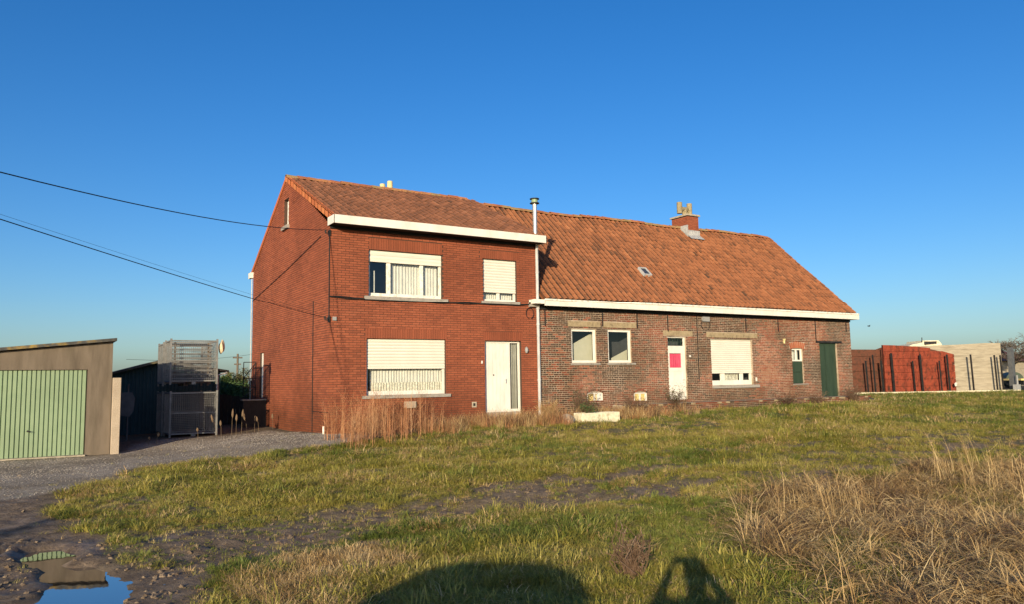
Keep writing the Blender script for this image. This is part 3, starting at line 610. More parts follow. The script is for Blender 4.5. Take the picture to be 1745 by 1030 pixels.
# front door
door = MB(); 
for b in ((4.73,4.79,.12,2.46),(5.58,5.66,.12,2.40),(5.95,6.01,.12,2.46),(4.79,5.95,2.40,2.46)): FR.box(door, *b, -.15, -.10)
dr = door.build('front_door', 'white', house1)
for i in range(6): wbox(FR, 'door_board', 'white', dr, 4.79+i*.1317+.002, 4.79+(i+1)*.1317-.003, .34, 2.395, -.135, -.112)
wbox(FR, 'kick_panel', 'stone', dr, 4.735, 5.995, .10, .335, -.14, -.095); wbox(FR, 'door_rail', 'white', dr, 5.66, 5.95, .34, .42, -.14, -.105)
g = MB(); g.quad(FR.p(5.66,.42,-.125), FR.p(5.95,.42,-.125), FR.p(5.95,2.40,-.125), FR.p(5.66,2.40,-.125)); g.build('pane', 'glass', dr)
g = MB(); pleats(FR, g, 5.64, 5.97, .4, 2.42, -.22, per=.07, amp=.02, seed=8); g.build('curtain', 'netcurtain', dr)
g = MB(); g.quad(FR.p(4.8,.3,-.5), FR.p(6,.3,-.5), FR.p(6,2.5,-.5), FR.p(4.8,2.5,-.5)); g.build('room_lining', 'room', dr)
g = MB(); g.tube([FR.p(5.08,1.44,-.11), FR.p(5.08,1.44,-.09)], .02); g.build('spyhole', 'dark', dr)
g = MB(); g.tube([FR.p(5.48,1.30,-.11), FR.p(5.48,1.30,-.06)], .014); g.tube([FR.p(5.48,1.33,-.06), FR.p(5.48,1.2,-.06)], .012); g.build('handle', 'zinc', dr)
wbox(FR, 'doorstep', 'concrete', house1, 4.60, 6.04, -.1, .10, -.16, .34)
# gable slit window, side window
wbox(SD, 'window', 'whiteold', house1, 4.05, 4.44, 6.27, 7.10, -.16, -.10, label='narrow white attic window in the gable')
wbox(SD, 'sill', 'stone', house1, 3.83, 4.50, 6.14, 6.245, -.1, .09)
wbox(SD, 'window', 'white', house1, 6.735, 7.20, .83, 2.37, -.15, -.06, label='white panel window on the side wall'); 
# eaves box
g = MB(); g.v = []; 
FR.box(g, -.06, 6.70, 5.50, 5.725, .46, .49, r=.5); wb = g.build('eaves_board', 'white', house1)
wbox(FR, 'eaves_shadow_strip', 'dark', house1, .0, 6.60, 5.44, 5.513, .001, .05)  # black strip added to deepen the shadow band under the eaves
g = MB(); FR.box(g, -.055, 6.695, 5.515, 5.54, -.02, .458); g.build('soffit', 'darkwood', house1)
g = MB(); g.prism([(-.062, -.49, 5.502), (-.062, .02, 5.502), (-.062, .02, 5.725), (-.062, -.49, 5.725)], (.02,0,0)); g.prism([(6.68, -.49, 5.502), (6.68, .02, 5.502), (6.68, .02, 5.725), (6.68, -.49, 5.725)], (.02,0,0)); g.build('eaves_end', 'white', house1)
g = MB(); g.quad((-.04,-.455,5.66),(6.68,-.455,5.66),(6.68,-.05,5.66),(-.04,-.05,5.66)); g.build('gutter_bed', 'zinc', house1)
g = MB(); g.box(-.10, .03, H1D-.02, H1D+.35, 5.12, 5.32); g.build('rear_gutter', 'white', house1)
g = MB(); g.tube([(-.03,H1D+.08,5.12),(-.03,H1D+.08,-.1)], .018); g.build('rear_downpipe', 'zinc', house1)
# roof
rf = MB(); up1 = Vector((0, RY+.33, RZ-5.68)).normalized()
rf.quad((-.03,-.33,5.655),(6.70,-.33,5.655),(6.70,RY,RZ-.03),(-.03,RY,RZ-.03)); rf.quad((-.03,RY,RZ-.03),(6.70,RY,RZ-.03),(6.70,H1D+.3,5.2),(-.03,H1D+.3,5.2)); roof1 = rf.build('roof', 'tile1', house1)
slope1 = math.hypot(RY+.33, RZ-5.68); nr = int(slope1/.27)
roof_slope(roof1, -.02, 31, .2165, -.33, 5.68, (up1.y, up1.z), nr+1, slope1/(nr+.9), 'tile1')
ridge_tiles(roof1, -.04, 6.72, RY, RZ+.02)
vm = MB(); nv = 15
for i in range(nv):
    a, b = i/nv, (i+1)/nv; p = Vector((-.05, -.33, 5.665)).lerp(Vector((-.05, RY, RZ)), a); q = Vector((-.05, -.33, 5.665)).lerp(Vector((-.05, RY, RZ)), b+.01)
    g = MB(); g.prism([p+Vector((0,0,.075)), q+Vector((0,0,.060)), q+Vector((0,0,-.11)), p+Vector((0,0,-.11))], (.02,0,0), r=rng.random()); g.prism([p+Vector((0,0,.076)), q+Vector((0,0,.061)), q+Vector((0,0,.045)), p+Vector((0,0,.055))], (.14,0,0), r=rng.random()); g.build('verge_tile', 'verge', roof1)
g = MB(); g.prism([(-.04,RY,RZ+.06),(-.04,H1D+.3,5.30),(-.04,H1D+.3,5.16),(-.04,RY,RZ-.10)], (.08,0,0)); g.build('rear_verge', 'verge', roof1)
# downpipe, small fittings
g = MB(); g.tube([FR.p(6.60,5.52,.10), FR.p(6.60,5.3,.075), FR.p(6.60,.15,.075)], .048, 10); dp = g.build('downpipe', 'zinc', house1)
for z in (4.6, 3.45, 2.95, 1.25): g = MB(); g.tube([FR.p(6.60,z,.075), FR.p(6.60,z+.05,.075)], .058, 10); g.build('pipe_collar', 'zinc', dp)
wbox(FR, 'stone_corbel', 'stone', house1, 6.30, 6.62, 3.52, 3.66, 0, .14)
g = MB(); FR.box(g, 2.13, 2.46, .56, .74, .009, .10); g.build('stone_block', 'aggregate', house1)
g = MB(); FR.box(g, 4.27, 4.42, .51, .67, .009, .022); vv = g.build('air_vent', 'concrete', house1); wbox(FR, 'vent_slot', 'dark', vv, 4.31, 4.38, .55, .63, .022, .026)
g = MB(); g.tube([FR.p(6.17,2.10,.05), FR.p(6.17,2.16,.06), FR.p(6.17,2.24,.055), FR.p(6.17,2.28,.04)], [.03,.055,.05,.02], 10); g.build('door_lamp', 'plastic', house1)
wbox(FR, 'doorbell', 'white', house1, 4.60, 4.64, 1.78, 1.86, .009, .03)
g = MB(); g.box(1.30, 1.33, 0, 0, 0, 0); g = MB(); SD.box(g, 1.32, 1.35, -.05, 3.60, .009, .025); g.build('conduit', 'cable', house1)
g = MB(); SD.box(g, .05, 1.32, .50, .515, .009, .02); g.build('conduit', 'cable', house1)
g = MB(); g.tube([(-.02,-.02,5.25),(-.025,-.025,3.6),(-.02,-.02,3.0)], .012, 6); g.build('corner_cable', 'cable', house1)
g = MB(); pts = [FR.p(a, 3.60-.05*math.sin((a-.0)/6.3*math.pi)+.012*math.sin(a*5), .045) for a in np.linspace(-.02, 6.35, 40)]; g.tube(pts, .016, 6); g.build('facade_cable', 'cable', house1)
g = MB(); pts = [FR.p(a, 3.575-.05*math.sin(a/6.3*math.pi)+.01*math.sin(a*7+1), .04) for a in np.linspace(0, 6.3, 40)]; g.tube(pts, .012, 6); g.build('facade_cable', 'cable', house1)
g = MB(); g.tube([FR.p(6.32+.14*math.sin(t)*(1 if t > 0 else 1), 3.32+.17*math.cos(t), .05) for t in np.linspace(-2.8, 2.8, 16)], .01, 5); g.build('cable_loop', 'cable', house1)
g = MB(); g.tube([(-.03,.7,5.33),(-.03,4,4.84),(-.03,8.3,4.28)], .010, 5); g.build('side_cable', 'cable', house1)
for z in (5.33, 2.99):
    g = MB(); g.box(-.14, -.01, -.04, -.01, z-.05, z-.03); g.box(-.03, .0, -.05, .04, z-.10, z+.06); g.tube([(-.13,-.03,z-.03),(-.13,-.03,z+.05)], .022, 8); g.tube([(-.06,-.05,z-.06),(-.06,-.05,z+.02)], .02, 8); g.build('cable_bracket', 'dark', house1)
g = MB(); FR.box(g, .08, .18, 2.93, 3.03, .0, .05); g.build('junction_box', 'plastic', house1)
g = MB(); g.tube([(-.12,.05,-.1),(-.12,.05,.16)], .025, 8); g.build('white_stub_pipe', 'whiteold', house1)
# rear chimney pots
ch = MB(); ch.box(3.75, 4.45, 5.6, 6.2, 6.7, 8.15); cs = ch.build('rear_chimney', 'brick1', house1)
for x, zz in ((3.93, 8.48), (4.22, 8.62)): g = MB(); g.tube([(x,5.9,8.14),(x,5.9,zz)], [.11,.095], 12); g.build('chimney_pot', 'potyellow', cs)
# flue pipe
g = MB(); g.tube([(6.62,.02,5.62),(6.62,.02,6.86)], .068, 14); fl = g.build('flue_pipe', 'steel', house1)
g = MB(); g.tube([(6.62,.02,6.84),(6.62,.02,6.98)], .10, 14); g.build('flue_cowl', 'garage', fl)
for z in (6.83, 6.97): g = MB(); g.tube([(6.62,.02,z),(6.62,.02,z+.025)], .15, 14); g.build('cowl_ring', 'dark', fl)

# ================================================================== HOUSE 2: the long low farmhouse
H2A, H2B, E2 = 6.64, 22.25, 3.62
house2 = thing('farmhouse', 'long low farmhouse of old brown brick under a steep orange pantile roof', 'house', (14,0,.3))
op2 = [(7.90,8.90,1.80,2.88),(9.38,10.38,1.80,2.89),(12.02,12.88,.50,2.70),(14.10,16.26,.98,2.64),(18.50,19.16,.96,2.34),(20.20,21.32,.42,2.57),(8.47,9.12,.57,.84),(10.42,11.0,.53,.80)]
lin2 = [(7.78,9.08,2.95,3.12),(9.22,10.62,2.95,3.12),(11.82,13.22,2.74,2.91),(13.90,16.58,2.70,2.88),(18.36,19.30,2.34,2.60),(8.47,9.12,.84,.93),(10.42,11.0,.80,.89)]
fw2 = wall_core(FR, 'front_wall', 'mortar2', house2, H2A, H2B, -.4, E2, op2, depth=.14)
rects = course_bricks(H2A, H2B, -.1, E2-.05, .0625, .200, op2+lin2, .016, zjit=1)
lay_bricks(FR, rects, fw2, 'brick2', .006, 'b2', .187, .0495, pick=(6.64, 1.9), jit=.003, irr=.004, patch=1.6)
for (a0, a1, z0, z1) in lin2[:4]: wbox(FR, 'lintel', 'lintel', house2, a0, a1, z0, z1, -.13, .012)
for (a0, a1, z) in ((7.90,8.90,2.915),(9.38,10.38,2.92),(12.02,12.88,2.72),(14.10,16.26,2.67)): pass
# iron anchors
for x, z0 in ((6.90,2.95),(9.18,3.01),(10.66,2.96),(12.05,2.87),(15.97,2.95),(17.77,2.98),(20.0,2.60),(21.98,3.05)):
    wbox(FR, 'wall_anchor', 'dark', house2, x-.014, x+.014, z0, 3.52, .004, .03)
wbox(FR, 'conduit', 'cable', house2, 13.44, 13.46, 1.15, 3.5, .004, .022)
# small windows; cream boards behind imitate a barn reflected in the glass
for (a0, a1, z0, z1), pts in ((op2[0], [(.28,.0),(1.06,.0),(1.06,.86),(.28,.52)]), (op2[1], [(.38,.0),(1.06,.0),(1.06,.36),(.38,.10)])):
    w = window(FR, house2, a0, a1, z0, z1, rec=.05, fr=.075, label='square white framed window, dark glass over a cream board in place of a reflection')
    g = MB(); g.prism([FR.p(a0+x*(a1-a0), z0+.05+y*(z1-z0), -.30) for x, y in pts], (0,.02,0)); g.build('reflection_board', 'panel', w)  # slanted cream shape drawn as the reflection seen in the pane
sill(FR, house2, 7.85, 9.02, 1.73, 1.79, .05); sill(FR, house2, 9.33, 10.52, 1.73, 1.79, .05)
# white door
g = MB()
for b in ((12.02,12.07,.50,2.70),(12.83,12.88,.50,2.70),(12.07,12.83,2.66,2.70),(12.07,12.83,2.30,2.38),(12.07,12.83,2.12,2.30),(12.07,12.14,1.62,2.12),(12.72,12.83,1.62,2.12),(12.07,12.83,1.50,1.62),(12.07,12.16,.50,1.5),(12.74,12.83,.50,1.5)): FR.box(g, *b, -.12, -.06)
d2 = g.build('front_door', 'white', house2); d2['label'] = 'white boarded door with pink curtained pane and leaded fanlight'
for i in range(5): wbox(FR, 'door_board', 'white', d2, 12.16+i*.116+.002, 12.16+(i+1)*.116-.003, .50, 1.5, -.11, -.075)
g = MB(); g.quad(FR.p(12.14,1.62,-.09), FR.p(12.72,1.62,-.09), FR.p(12.72,2.12,-.09), FR.p(12.14,2.12,-.09)); g.build('pane', 'glass', d2)
g = MB(); pleats(FR, g, 12.12, 12.74, 1.6, 2.14, -.12, amp=.008, per=.1, seed=2); g.build('curtain', 'pink', d2)
g = MB(); g.quad(FR.p(12.07,2.38,-.09), FR.p(12.83,2.38,-.09), FR.p(12.83,2.66,-.09), FR.p(12.07,2.66,-.09)); g.build('fanlight', 'glass', d2)
for i in range(1, 6): wbox(FR, 'glazing_bar', 'green', d2, 12.07+i*.1267-.007, 12.07+i*.1267+.007, 2.38, 2.66, -.088, -.078)
wbox(FR, 'glazing_bar', 'green', d2, 12.07, 12.83, 2.513, 2.527, -.089, -.080)
g = MB(); g.quad(FR.p(12.0,.4,-.4), FR.p(12.9,.4,-.4), FR.p(12.9,2.7,-.4), FR.p(12.0,2.7,-.4)); g.build('room_lining', 'room', d2)
g = MB(); g.tube([FR.p(12.78,1.2,-.06), FR.p(12.78,1.2,-.02)], .012); g.tube([FR.p(12.78,1.2,-.02), FR.p(12.68,1.2,-.02)], .01); g.build('handle', 'zinc', d2)
# wide shuttered window
w = window(FR, house2, 14.10, 16.26, .98, 2.64, rec=.09, fr=.10, mull=((14.74,.20),(15.72,.16)), shut=1.44, slat=.075, label='wide shuttered window, lace behind its middle pane', frb=.17)
g = MB(); pleats(FR, g, 14.84, 15.64, 1.1, 1.5, -.2, amp=.006, per=.2, seed=3); g.build('curtain', 'lace', w)
sill(FR, house2, 14.08, 16.50, .87, .975, .09)
# half window with green board and arch
w = window(FR, house2, 18.50, 19.16, 1.84, 2.33, rec=.06, fr=.055, mull=((18.83,.05),), label='small white window above a green board')
g = MB(); pleats(FR, g, 18.53, 19.13, 1.88, 2.3, -.22, amp=.02, per=.25, seed=9); g.build('curtain', 'curtain', w)
g = MB(); FR.box(g, 18.50, 19.14, 1.42, 1.835, -.07, -.045); FR.box(g, 18.50, 19.14, .985, 1.41, -.07, -.045); g.build('green_panel', 'green', house2)
sill(FR, house2, 18.46, 19.34, .93, .965, .06)
for i in range(9):
    t = (i-4)/4.5; a = 18.83+t*.40; g = MB(); zz = 2.36-.05*t*t; M_ = Matrix.Translation((a, -.012, zz)) @ Matrix.Rotation(t*.42, 4, 'Y'); g.box(-.036, .036, 0, .012, 0, .235, M_=M_, r=rng.random()); g.build('arch_brick', 'brick_orange', house2)
# green double door
g = MB(); FR.box(g, 20.21, 20.60, .43, 2.50, -.12, -.075); dg = g.build('barn_door', 'green', house2); dg['label'] = 'narrow left leaf of the dark green plank door'
g = MB(); FR.box(g, 20.62, 21.31, .43, 2.50, -.12, -.07); g.build('barn_door', 'green', house2)['label'] = 'wide right leaf of the dark green plank door'
wbox(FR, 'door_frame', 'green', house2, 20.20, 21.32, 2.50, 2.565, -.13, -.06)
wbox(FR, 'iron_lintel', 'dark', house2, 19.98, 21.62, 2.57, 2.65, -.12, .03)
# cellar windows
for k_, (a0, a1, z0, z1) in enumerate((op2[6], op2[7])):
    mid = (a0+a1)/2
    for i in range(9):
        t = (i-4)/4; g = MB(); a = mid+t*(a1-a0)*.46; M_ = Matrix.Translation((a, -.008, z1+.075-.07*t*t)) @ Matrix.Rotation(t*.3, 4, 'Y'); g.box(-.034, .034, 0, .010, -.02, .045, M_=M_); g.build('arch_brick', 'brick2', house2)
    g = MB(); n = 10; arc = [FR.p(a0+(a1-a0)*i/n, z1+.07*math.sin(math.pi*i/n)-.0, -.02) for i in range(n+1)]
    g.prism(arc[::-1]+[FR.p(a0, z1-.04, -.02), FR.p(a1, z1-.04, -.02)], (0,.04,0)); cw = g.build('cellar_window', 'white', house2)
    for c, w_ in (((a0+.03), .05), (mid, .06), (a1-.03-(.08 if k_ == 0 else 0), .06+(.16 if k_ == 0 else 0))): wbox(FR, 'frame_post', 'white', cw, c-w_/2, c+w_/2, z0, z1-.04, -.06, -.02)
    wbox(FR, 'yellow_board', 'yellow', cw, a0+.03, a1-.03, z0, z1-.04, -.10, -.075)
# eaves
g = MB(); FR.box(g, 6.68, 22.40, 3.545, 3.775, .33, .36, r=.5); g.build('eaves_board', 'white', house2)
g = MB(); FR.box(g, 6.68, 22.38, 3.735, 3.79, .361, .385); g.build('gutter_lip', 'whiteold', house2)
wbox(FR, 'eaves_shadow_strip', 'dark', house2, 6.70, 22.24, 3.46, 3.558, .001, .05)  # added black strip, painted-in shade below the gutter
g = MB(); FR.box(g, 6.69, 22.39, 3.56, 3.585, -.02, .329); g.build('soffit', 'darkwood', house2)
g = MB(); g.box(22.385, 22.405, -.359, .1, 3.547, 3.77); g.box(6.30, 6.69, -.36, -.05, 3.60, 3.76); g.build('eaves_end', 'whiteold', house2)
# roof
Y2, Z2 = -.26, 3.80; R2Y, R2Z = 3.90, 7.66
up2 = Vector((0, R2Y-Y2, R2Z-Z2)).normalized(); L2 = math.hypot(R2Y-Y2, R2Z-Z2)
rg = MB(); rg.quad((6.64,Y2,Z2-.03),(22.30,Y2,Z2-.03),(22.30,R2Y,R2Z-.03),(6.64,R2Y,R2Z-.18)); rg.quad((6.64,R2Y,R2Z-.18),(22.30,R2Y,R2Z-.03),(22.30,8.1,3.7),(6.64,8.1,3.7)); roof2 = rg.build('roof', 'tile2', house2)
def sag2(x, s): return (-.13*((22.3-x)/15.7) + .018*math.sin(x*1.1) + .012*math.sin(x*2.7+1))*(s/L2)+.012*math.sin(x*.8+s*1.7)
roof_slope(roof2, 6.66, 70, .2235, Y2, Z2, (up2.y, up2.z), 21, L2/20.8, 'tile2', sag=sag2, pick=(7.0, 0, 4.2), keep=lambda x, i: not (11.98 < x < 12.2 and i == 7))
ridge_tiles(roof2, 6.66, 22.25, R2Y, R2Z, zf=lambda x: R2Z+.05+sag2(x, L2))
g = MB(); g.prism([(22.28,Y2,Z2-.02),(22.28,R2Y,R2Z+.02),(22.28,R2Y,R2Z-.14),(22.28,Y2,Z2-.16)], (.04,0,0)); g.build('verge_board', 'ridge', roof2)
# skylight
sk = MB(); s_ = 1.74; U = Vector((0, up2.y, up2.z)); Nv = Vector((0, -up2.z, up2.y)); O = Vector((11.90, Y2, Z2))+U*(s_-.02)+Vector((0,-.02,-.03))
M_ = Matrix(((1, U.x, Nv.x, O.x),(0, U.y, Nv.y, O.y),(0, U.z, Nv.z, O.z),(0,0,0,1)))
for b in ((0,.36,0,.04),(0,.36,.41,.45),(0,.04,.04,.41),(.32,.36,.04,.41)): sk.box(b[0], b[1], b[2], b[3], .0, .11, M_=M_)
sko = sk.build('skylight', 'zinc', roof2); g = MB(); g.quad(*[tuple(M_ @ Vector(p)) for p in ((.04,.04,.09),(.32,.04,.09),(.32,.41,.09),(.04,.41,.09))]); g.build('pane', 'glass', sko); g = MB(); g.quad(*[tuple(M_ @ Vector(p)) for p in ((.04,.04,.075),(.32,.04,.075),(.32,.41,.075),(.04,.41,.075))]); g.build('blind', 'room', sko)
# chimney
CX0, CX1, CY0, CY1 = 16.62, 17.25, 3.42, 4.35
cm = MB(); cm.box(CX0, CX1, CY0, CY1, 7.0, 8.12); chim = cm.build('chimney', 'mortar1', house2)
for Wc, a0, a1 in ((Wall((CX0, CY0), (1,0), (0,-1)), 0, CX1-CX0), (Wall((CX0, CY0), (0,1), (-1,0)), 0, CY1-CY0)):
    lay_bricks(Wc, course_bricks(a0, a1, 7.0, 8.10, .064, .19, [], .01), chim, 'brick1', .007, 'bc', .18, .054)
cm = MB(); cm.box(CX0-.06, CX1+.06, CY0-.06, CY1+.06, 8.12, 8.19); cm.build('chimney_cap', 'concrete', chim)
mx_, my_ = (CX0+CX1)/2, (CY0+CY1)/2
g = MB(); g.tube([(mx_,my_,8.18),(mx_,my_,8.52)], .11, 12); g.tube([(mx_-.22,my_-.02,8.50),(mx_+.22,my_+.02,8.52)], .10, 10); 
g.build('chimney_cowl', 'pot', chim)
for sx in (-1, 1): g = MB(); g.tube([(mx_+sx*.29,my_,8.30),(mx_+sx*.29,my_,8.78)], .115, 12); g.build('cowl_tube', 'pot', chim)
g = MB(); g.box(CX0+.02, CX1+.04, CY0-.03, CY0-.008, 7.2, 7.50); g.box(CX0-.03, CX0-.009, CY0-.03, CY0+.42, 7.2, 7.72)
a = Vector((CX0-.05, CY0-.02, 7.26)); g.quad(a+Vector((0,0,.03)), a+Vector((.75,0,.03)), a+Vector((.8,-.22,-.16)), a+Vector((.0,-.22,-.16))); g.build('lead_flashing', 'lead', chim)
# gable ends and back
g = MB(); g.poly([(22.25,0,-.3),(22.25,7.9,-.3),(22.25,7.9,3.6),(22.25,3.9,7.55),(22.25,0,3.7)]); g.quad((6.7,7.9,-.3),(22.25,7.9,-.3),(22.25,7.9,3.7),(6.7,7.9,3.7)); g.quad((6.70,0,-.3),(6.70,7.9,-.3),(6.70,7.9,3.7),(6.70,0,3.7)); g.build('gable_wall', 'brick2', house2)
# fittings
wbox(FR, 'meter_box', 'plastic', house2, 13.70, 14.02, 3.26, 3.43, .006, .09)
g = MB(); g.tube([FR.p(13.85+.22*math.sin(t), 3.15+.2*math.cos(t), .04) for t in np.linspace(-2.6, 2.6, 14)], .009, 5); g.build('cable_loop', 'cable', house2)
g = MB(); g.tube([FR.p(18.04,2.52,.05), FR.p(18.04,2.62,.05), FR.p(18.04,2.70,.05)], [.035,.03,.07], 8); FR.box(g, 18.02, 18.06, 2.56, 2.64, 0, .06); g.build('wall_lamp', 'potyellow', house2)
g = MB(); g.tube([FR.p(13.03,2.02,.0), FR.p(13.03,2.02,.05)], .035, 8); g.build('door_bell', 'white', house2)
wbox(FR, 'wall_hook', 'white', house2, 16.36, 16.42, 1.10, 1.24, .006, .04)
# dark weathered strip where the terrace meets the wall
terr = thing('brick_terrace', 'raised brick terrace with pale worn edge along the front of the farmhouse', 'terrace', (15.5,-.5,.3))
TE = Wall((0,-1.05), (1,0), (0,-1))
tm = MB(); tm.box(9.5, 21.65, -1.05, -.01, -.2, .385); tt = tm.build('terrace_core', 'mortar2', terr)
lay_bricks(TE, course_bricks(9.5, 21.65, .0, .38, .0625, .2, [], .014, zjit=1), tt, 'brick2', .006, 'b2', .187, .0495, irr=.006, jit=.006, patch=1.2)
for x in np.arange(9.5, 21.6, .205):
    g = MB(); q = rng.uniform(-.008, .008); g.box(x+.005, x+.2, -1.075+q, -.87+q, .386, .435+q*.6); g.build('edge_brick', 'lintel' if rng.random() < .45 else 'brick2', terr)
g = MB(); g.box(9.5, 21.65, -.865, -.012, .386, .425); g.build('paving', 'concrete', terr)

# ------------------------------------------------------------------ planting: tufts and their scatter
SRC = bpy.data.collections.new('tuft_sources')
def tuft(name, n, h, spread, lean, w, mat, seed, seg=3, droop=.6, hv=.4, flat=0, biasdir=None, bias=0, twig=0):
    q = np.random.default_rng(seed); V = []; F4 = []; Rr = []
    for b in range(n):
        an = q.uniform(0, 2*math.pi); rr = spread*math.sqrt(q.random()); p = np.array([math.cos(an)*rr, math.sin(an)*rr, -.02])
        az = an+q.normal(0, .9); hh = h*(1+q.uniform(-hv, hv)); L = lean*(q.random()**.7)+flat
        d = np.array([math.cos(az), math.sin(az), 0]); side = np.array([-d[1], d[0], 0])
        if biasdir is not None: d = d*(1-bias)+np.array(biasdir)*bias
        tw = q.uniform(-.5, .5); side = side*math.cos(tw)+np.array([0,0,math.sin(tw)*.3]); ww = w*(1+q.uniform(-.35, .35)); base = len(V)
        for i in range(seg+1):
            t = i/seg; th = L+droop*t*t*(1+q.uniform(-.1,.1)); pos = p if i == 0 else pos+(d*math.sin(th)+np.array([0,0,math.cos(th)]))*hh/seg
            wd = ww*(1-t**1.6*.9)
            V.append(pos-side*wd/2); V.append(pos+side*wd/2)
        for i in range(seg): k = base+2*i; F4.append((k, k+1, k+3, k+2)); Rr.append(q.random())
        for _ in range(twig):                                              # side twigs on stalks
            i = q.integers(1, seg); s0 = V[base+2*i]; a2 = q.uniform(0, 6.28); dd = np.array([math.cos(a2)*.7, math.sin(a2)*.7, .8]); ll = hh*q.uniform(.15, .3); k = len(V)
            V += [s0, s0+side*ww*.5, s0+dd*ll+side*ww*.25, s0+dd*ll]; F4.append((k, k+1, k+2, k+3)); Rr.append(q.random())
    o = bpy.data.objects.new(name, fastmesh(name, np.array(V), np.array(F4), MT[mat], np.array(Rr))); return o
def scatter(name, sources, pts, idx, rot, scl, parent=None, **tags):
    c = bpy.data.collections.new(name+'_sources')
    for i, s in enumerate(sources): s.name = '%s_%02d' % (s.name, i) if not s.name.startswith('k') else s.name; c.objects.link(s)
    order = np.argsort([s.name for s in sources]); inv = np.empty(len(sources), int); inv[order] = np.arange(len(sources)); idx = inv[idx]
    me = bpy.data.meshes.new(name); n = len(pts); me.vertices.add(n); me.vertices.foreach_set('co', np.asarray(pts, np.float32).ravel())
    a = me.attributes.new('pick', 'INT', 'POINT'); a.data.foreach_set('value', idx.astype(np.int32))
    a = me.attributes.new('rot', 'FLOAT_VECTOR', 'POINT'); a.data.foreach_set('vector', np.asarray(rot, np.float32).ravel())
    a = me.attributes.new('scl', 'FLOAT_VECTOR', 'POINT'); a.data.foreach_set('vector', np.asarray(scl, np.float32).ravel())
    me.update(); ob = bpy.data.objects.new(name, me); reg(ob, parent)
    ng = bpy.data.node_groups.new(name, 'GeometryNodeTree'); ng.interface.new_socket('Geometry', in_out='INPUT', socket_type='NodeSocketGeometry'); ng.interface.new_socket('Geometry', in_out='OUTPUT', socket_type='NodeSocketGeometry')
    N, L = ng.nodes, ng.links; gi = N.new('NodeGroupInput'); go = N.new('NodeGroupOutput'); ip = N.new('GeometryNodeInstanceOnPoints'); ci = N.new('GeometryNodeCollectionInfo')
    ci.inputs['Collection'].default_value = c; ci.inputs['Separate Children'].default_value = True; ci.inputs['Reset Children'].default_value = True
    def na(nm, ty): q = N.new('GeometryNodeInputNamedAttribute'); q.data_type = ty; q.inputs[0].default_value = nm; return next(o_ for o_ in q.outputs if o_.enabled)
    L.new(gi.outputs[0], ip.inputs['Points']); L.new(ci.outputs[0], ip.inputs['Instance']); ip.inputs['Pick Instance'].default_value = True
    L.new(na('pick', 'INT'), ip.inputs['Instance Index']); L.new(na('rot', 'FLOAT_VECTOR'), ip.inputs['Rotation']); L.new(na('scl', 'FLOAT_VECTOR'), ip.inputs['Scale']); L.new(ip.outputs[0], go.inputs[0])
    md = ob.modifiers.new('scatter', 'NODES'); md.node_group = ng; tag(ob, **tags); return ob
def scat_pts(x, y, sc, zoff=0, tilt=.12, h=None):
    n = len(x); z = height(x, y)+zoff; rot = np.stack([rng.normal(0, tilt, n), rng.normal(0, tilt, n), rng.uniform(0, 6.28, n)], 1)
    s = np.asarray(sc)*np.ones(n); return np.stack([x, y, z], 1), rot, np.stack([s, s, s*(1 if h is None else h)], 1)

# field grass: sampled by distance from where one stands, thick near and coarser far
def polar(n, r0, r1, a0, a1, p=1.0):
    u = rng.random(n); r = r0*(r1/r0)**(u**p) ; a = rng.uniform(R(a0), R(a1), n); return -6.7+r*np.sin(a), -19.9+r*np.cos(a), r
x, y, r = polar(165000, 3.4, 85, -12, 78, .92)
g_, ml_, mud_, rut_, f_ = zones(x, y)
inh = sdist(x, y, HAY) > .1
dens = f_*(1-g_)*(1-ml_)*np.where(inh, .12+.55*sstep(.5, .62, fbm(x, y, .9, 3, 99)), 1)
dens *= (1-.88*sstep(.35, .85, mud_)); dens *= .50+.50*sstep(.32, .58, fbm(x, y, 1.9, 3, 71))
dens = np.where(sdist(x, y, PUDDLE) > -.15, 0, dens)
keep = rng.random(len(x)) < dens; x, y, r, mud_ = x[keep], y[keep], r[keep], mud_[keep]
tall = (.50+.65*fbm(x, y, .45, 3, 81)+.75*sstep(.42, .68, fbm(x, y, 2.6, 2, 82)))*np.exp(rng.normal(0, .22, len(x)))*.86
tall *= np.where((y > -9.5) & (y < -1), 1.05, .88)*(1-.45*sstep(.1, .5, mud_))
sc = .88*tall*(.85+.55*sstep(8, 45, r))
green = fbm(x, y, .35, 3, 91)+.18*((y > -4) & (x > 10))+.12*((y < -12.4) & (y > -14.5) & (x > -3))
kind = np.where(green+rng.normal(0, .09, len(x)) > .60, 1, 0)
kind = np.where(rng.random(len(x)) < .17+.12*(y > -4.5)+.25*sstep(.55, .7, fbm(x, y, .7, 3, 44)), 2, kind)
srcs = [tuft('kgrass_%02d' % i, 44, .125, .12, .9, .0085, 'grass', 100+i, droop=1.25, hv=.5) for i in range(5)]+[tuft('kgreen_%02d' % i, 40, .125, .11, .8, .009, 'grassgreen', 120+i, droop=1.0) for i in range(4)]+[tuft('kstraw_%02d' % i, 30, .14, .12, 1.0, .007, 'straw', 140+i, droop=1.4) for i in range(3)]
pk = np.where(kind == 0, rng.integers(0, 5, len(x)), np.where(kind == 1, 5+rng.integers(0, 4, len(x)), 9+rng.integers(0, 3, len(x))))
P_, rt, sl = scat_pts(x, y, sc); print('grass', len(x))
scatter('grass', srcs, P_, pk, rt, sl, label='rough yellow-green meadow grass covering the field in front of the houses', cat='grass', kind='stuff')

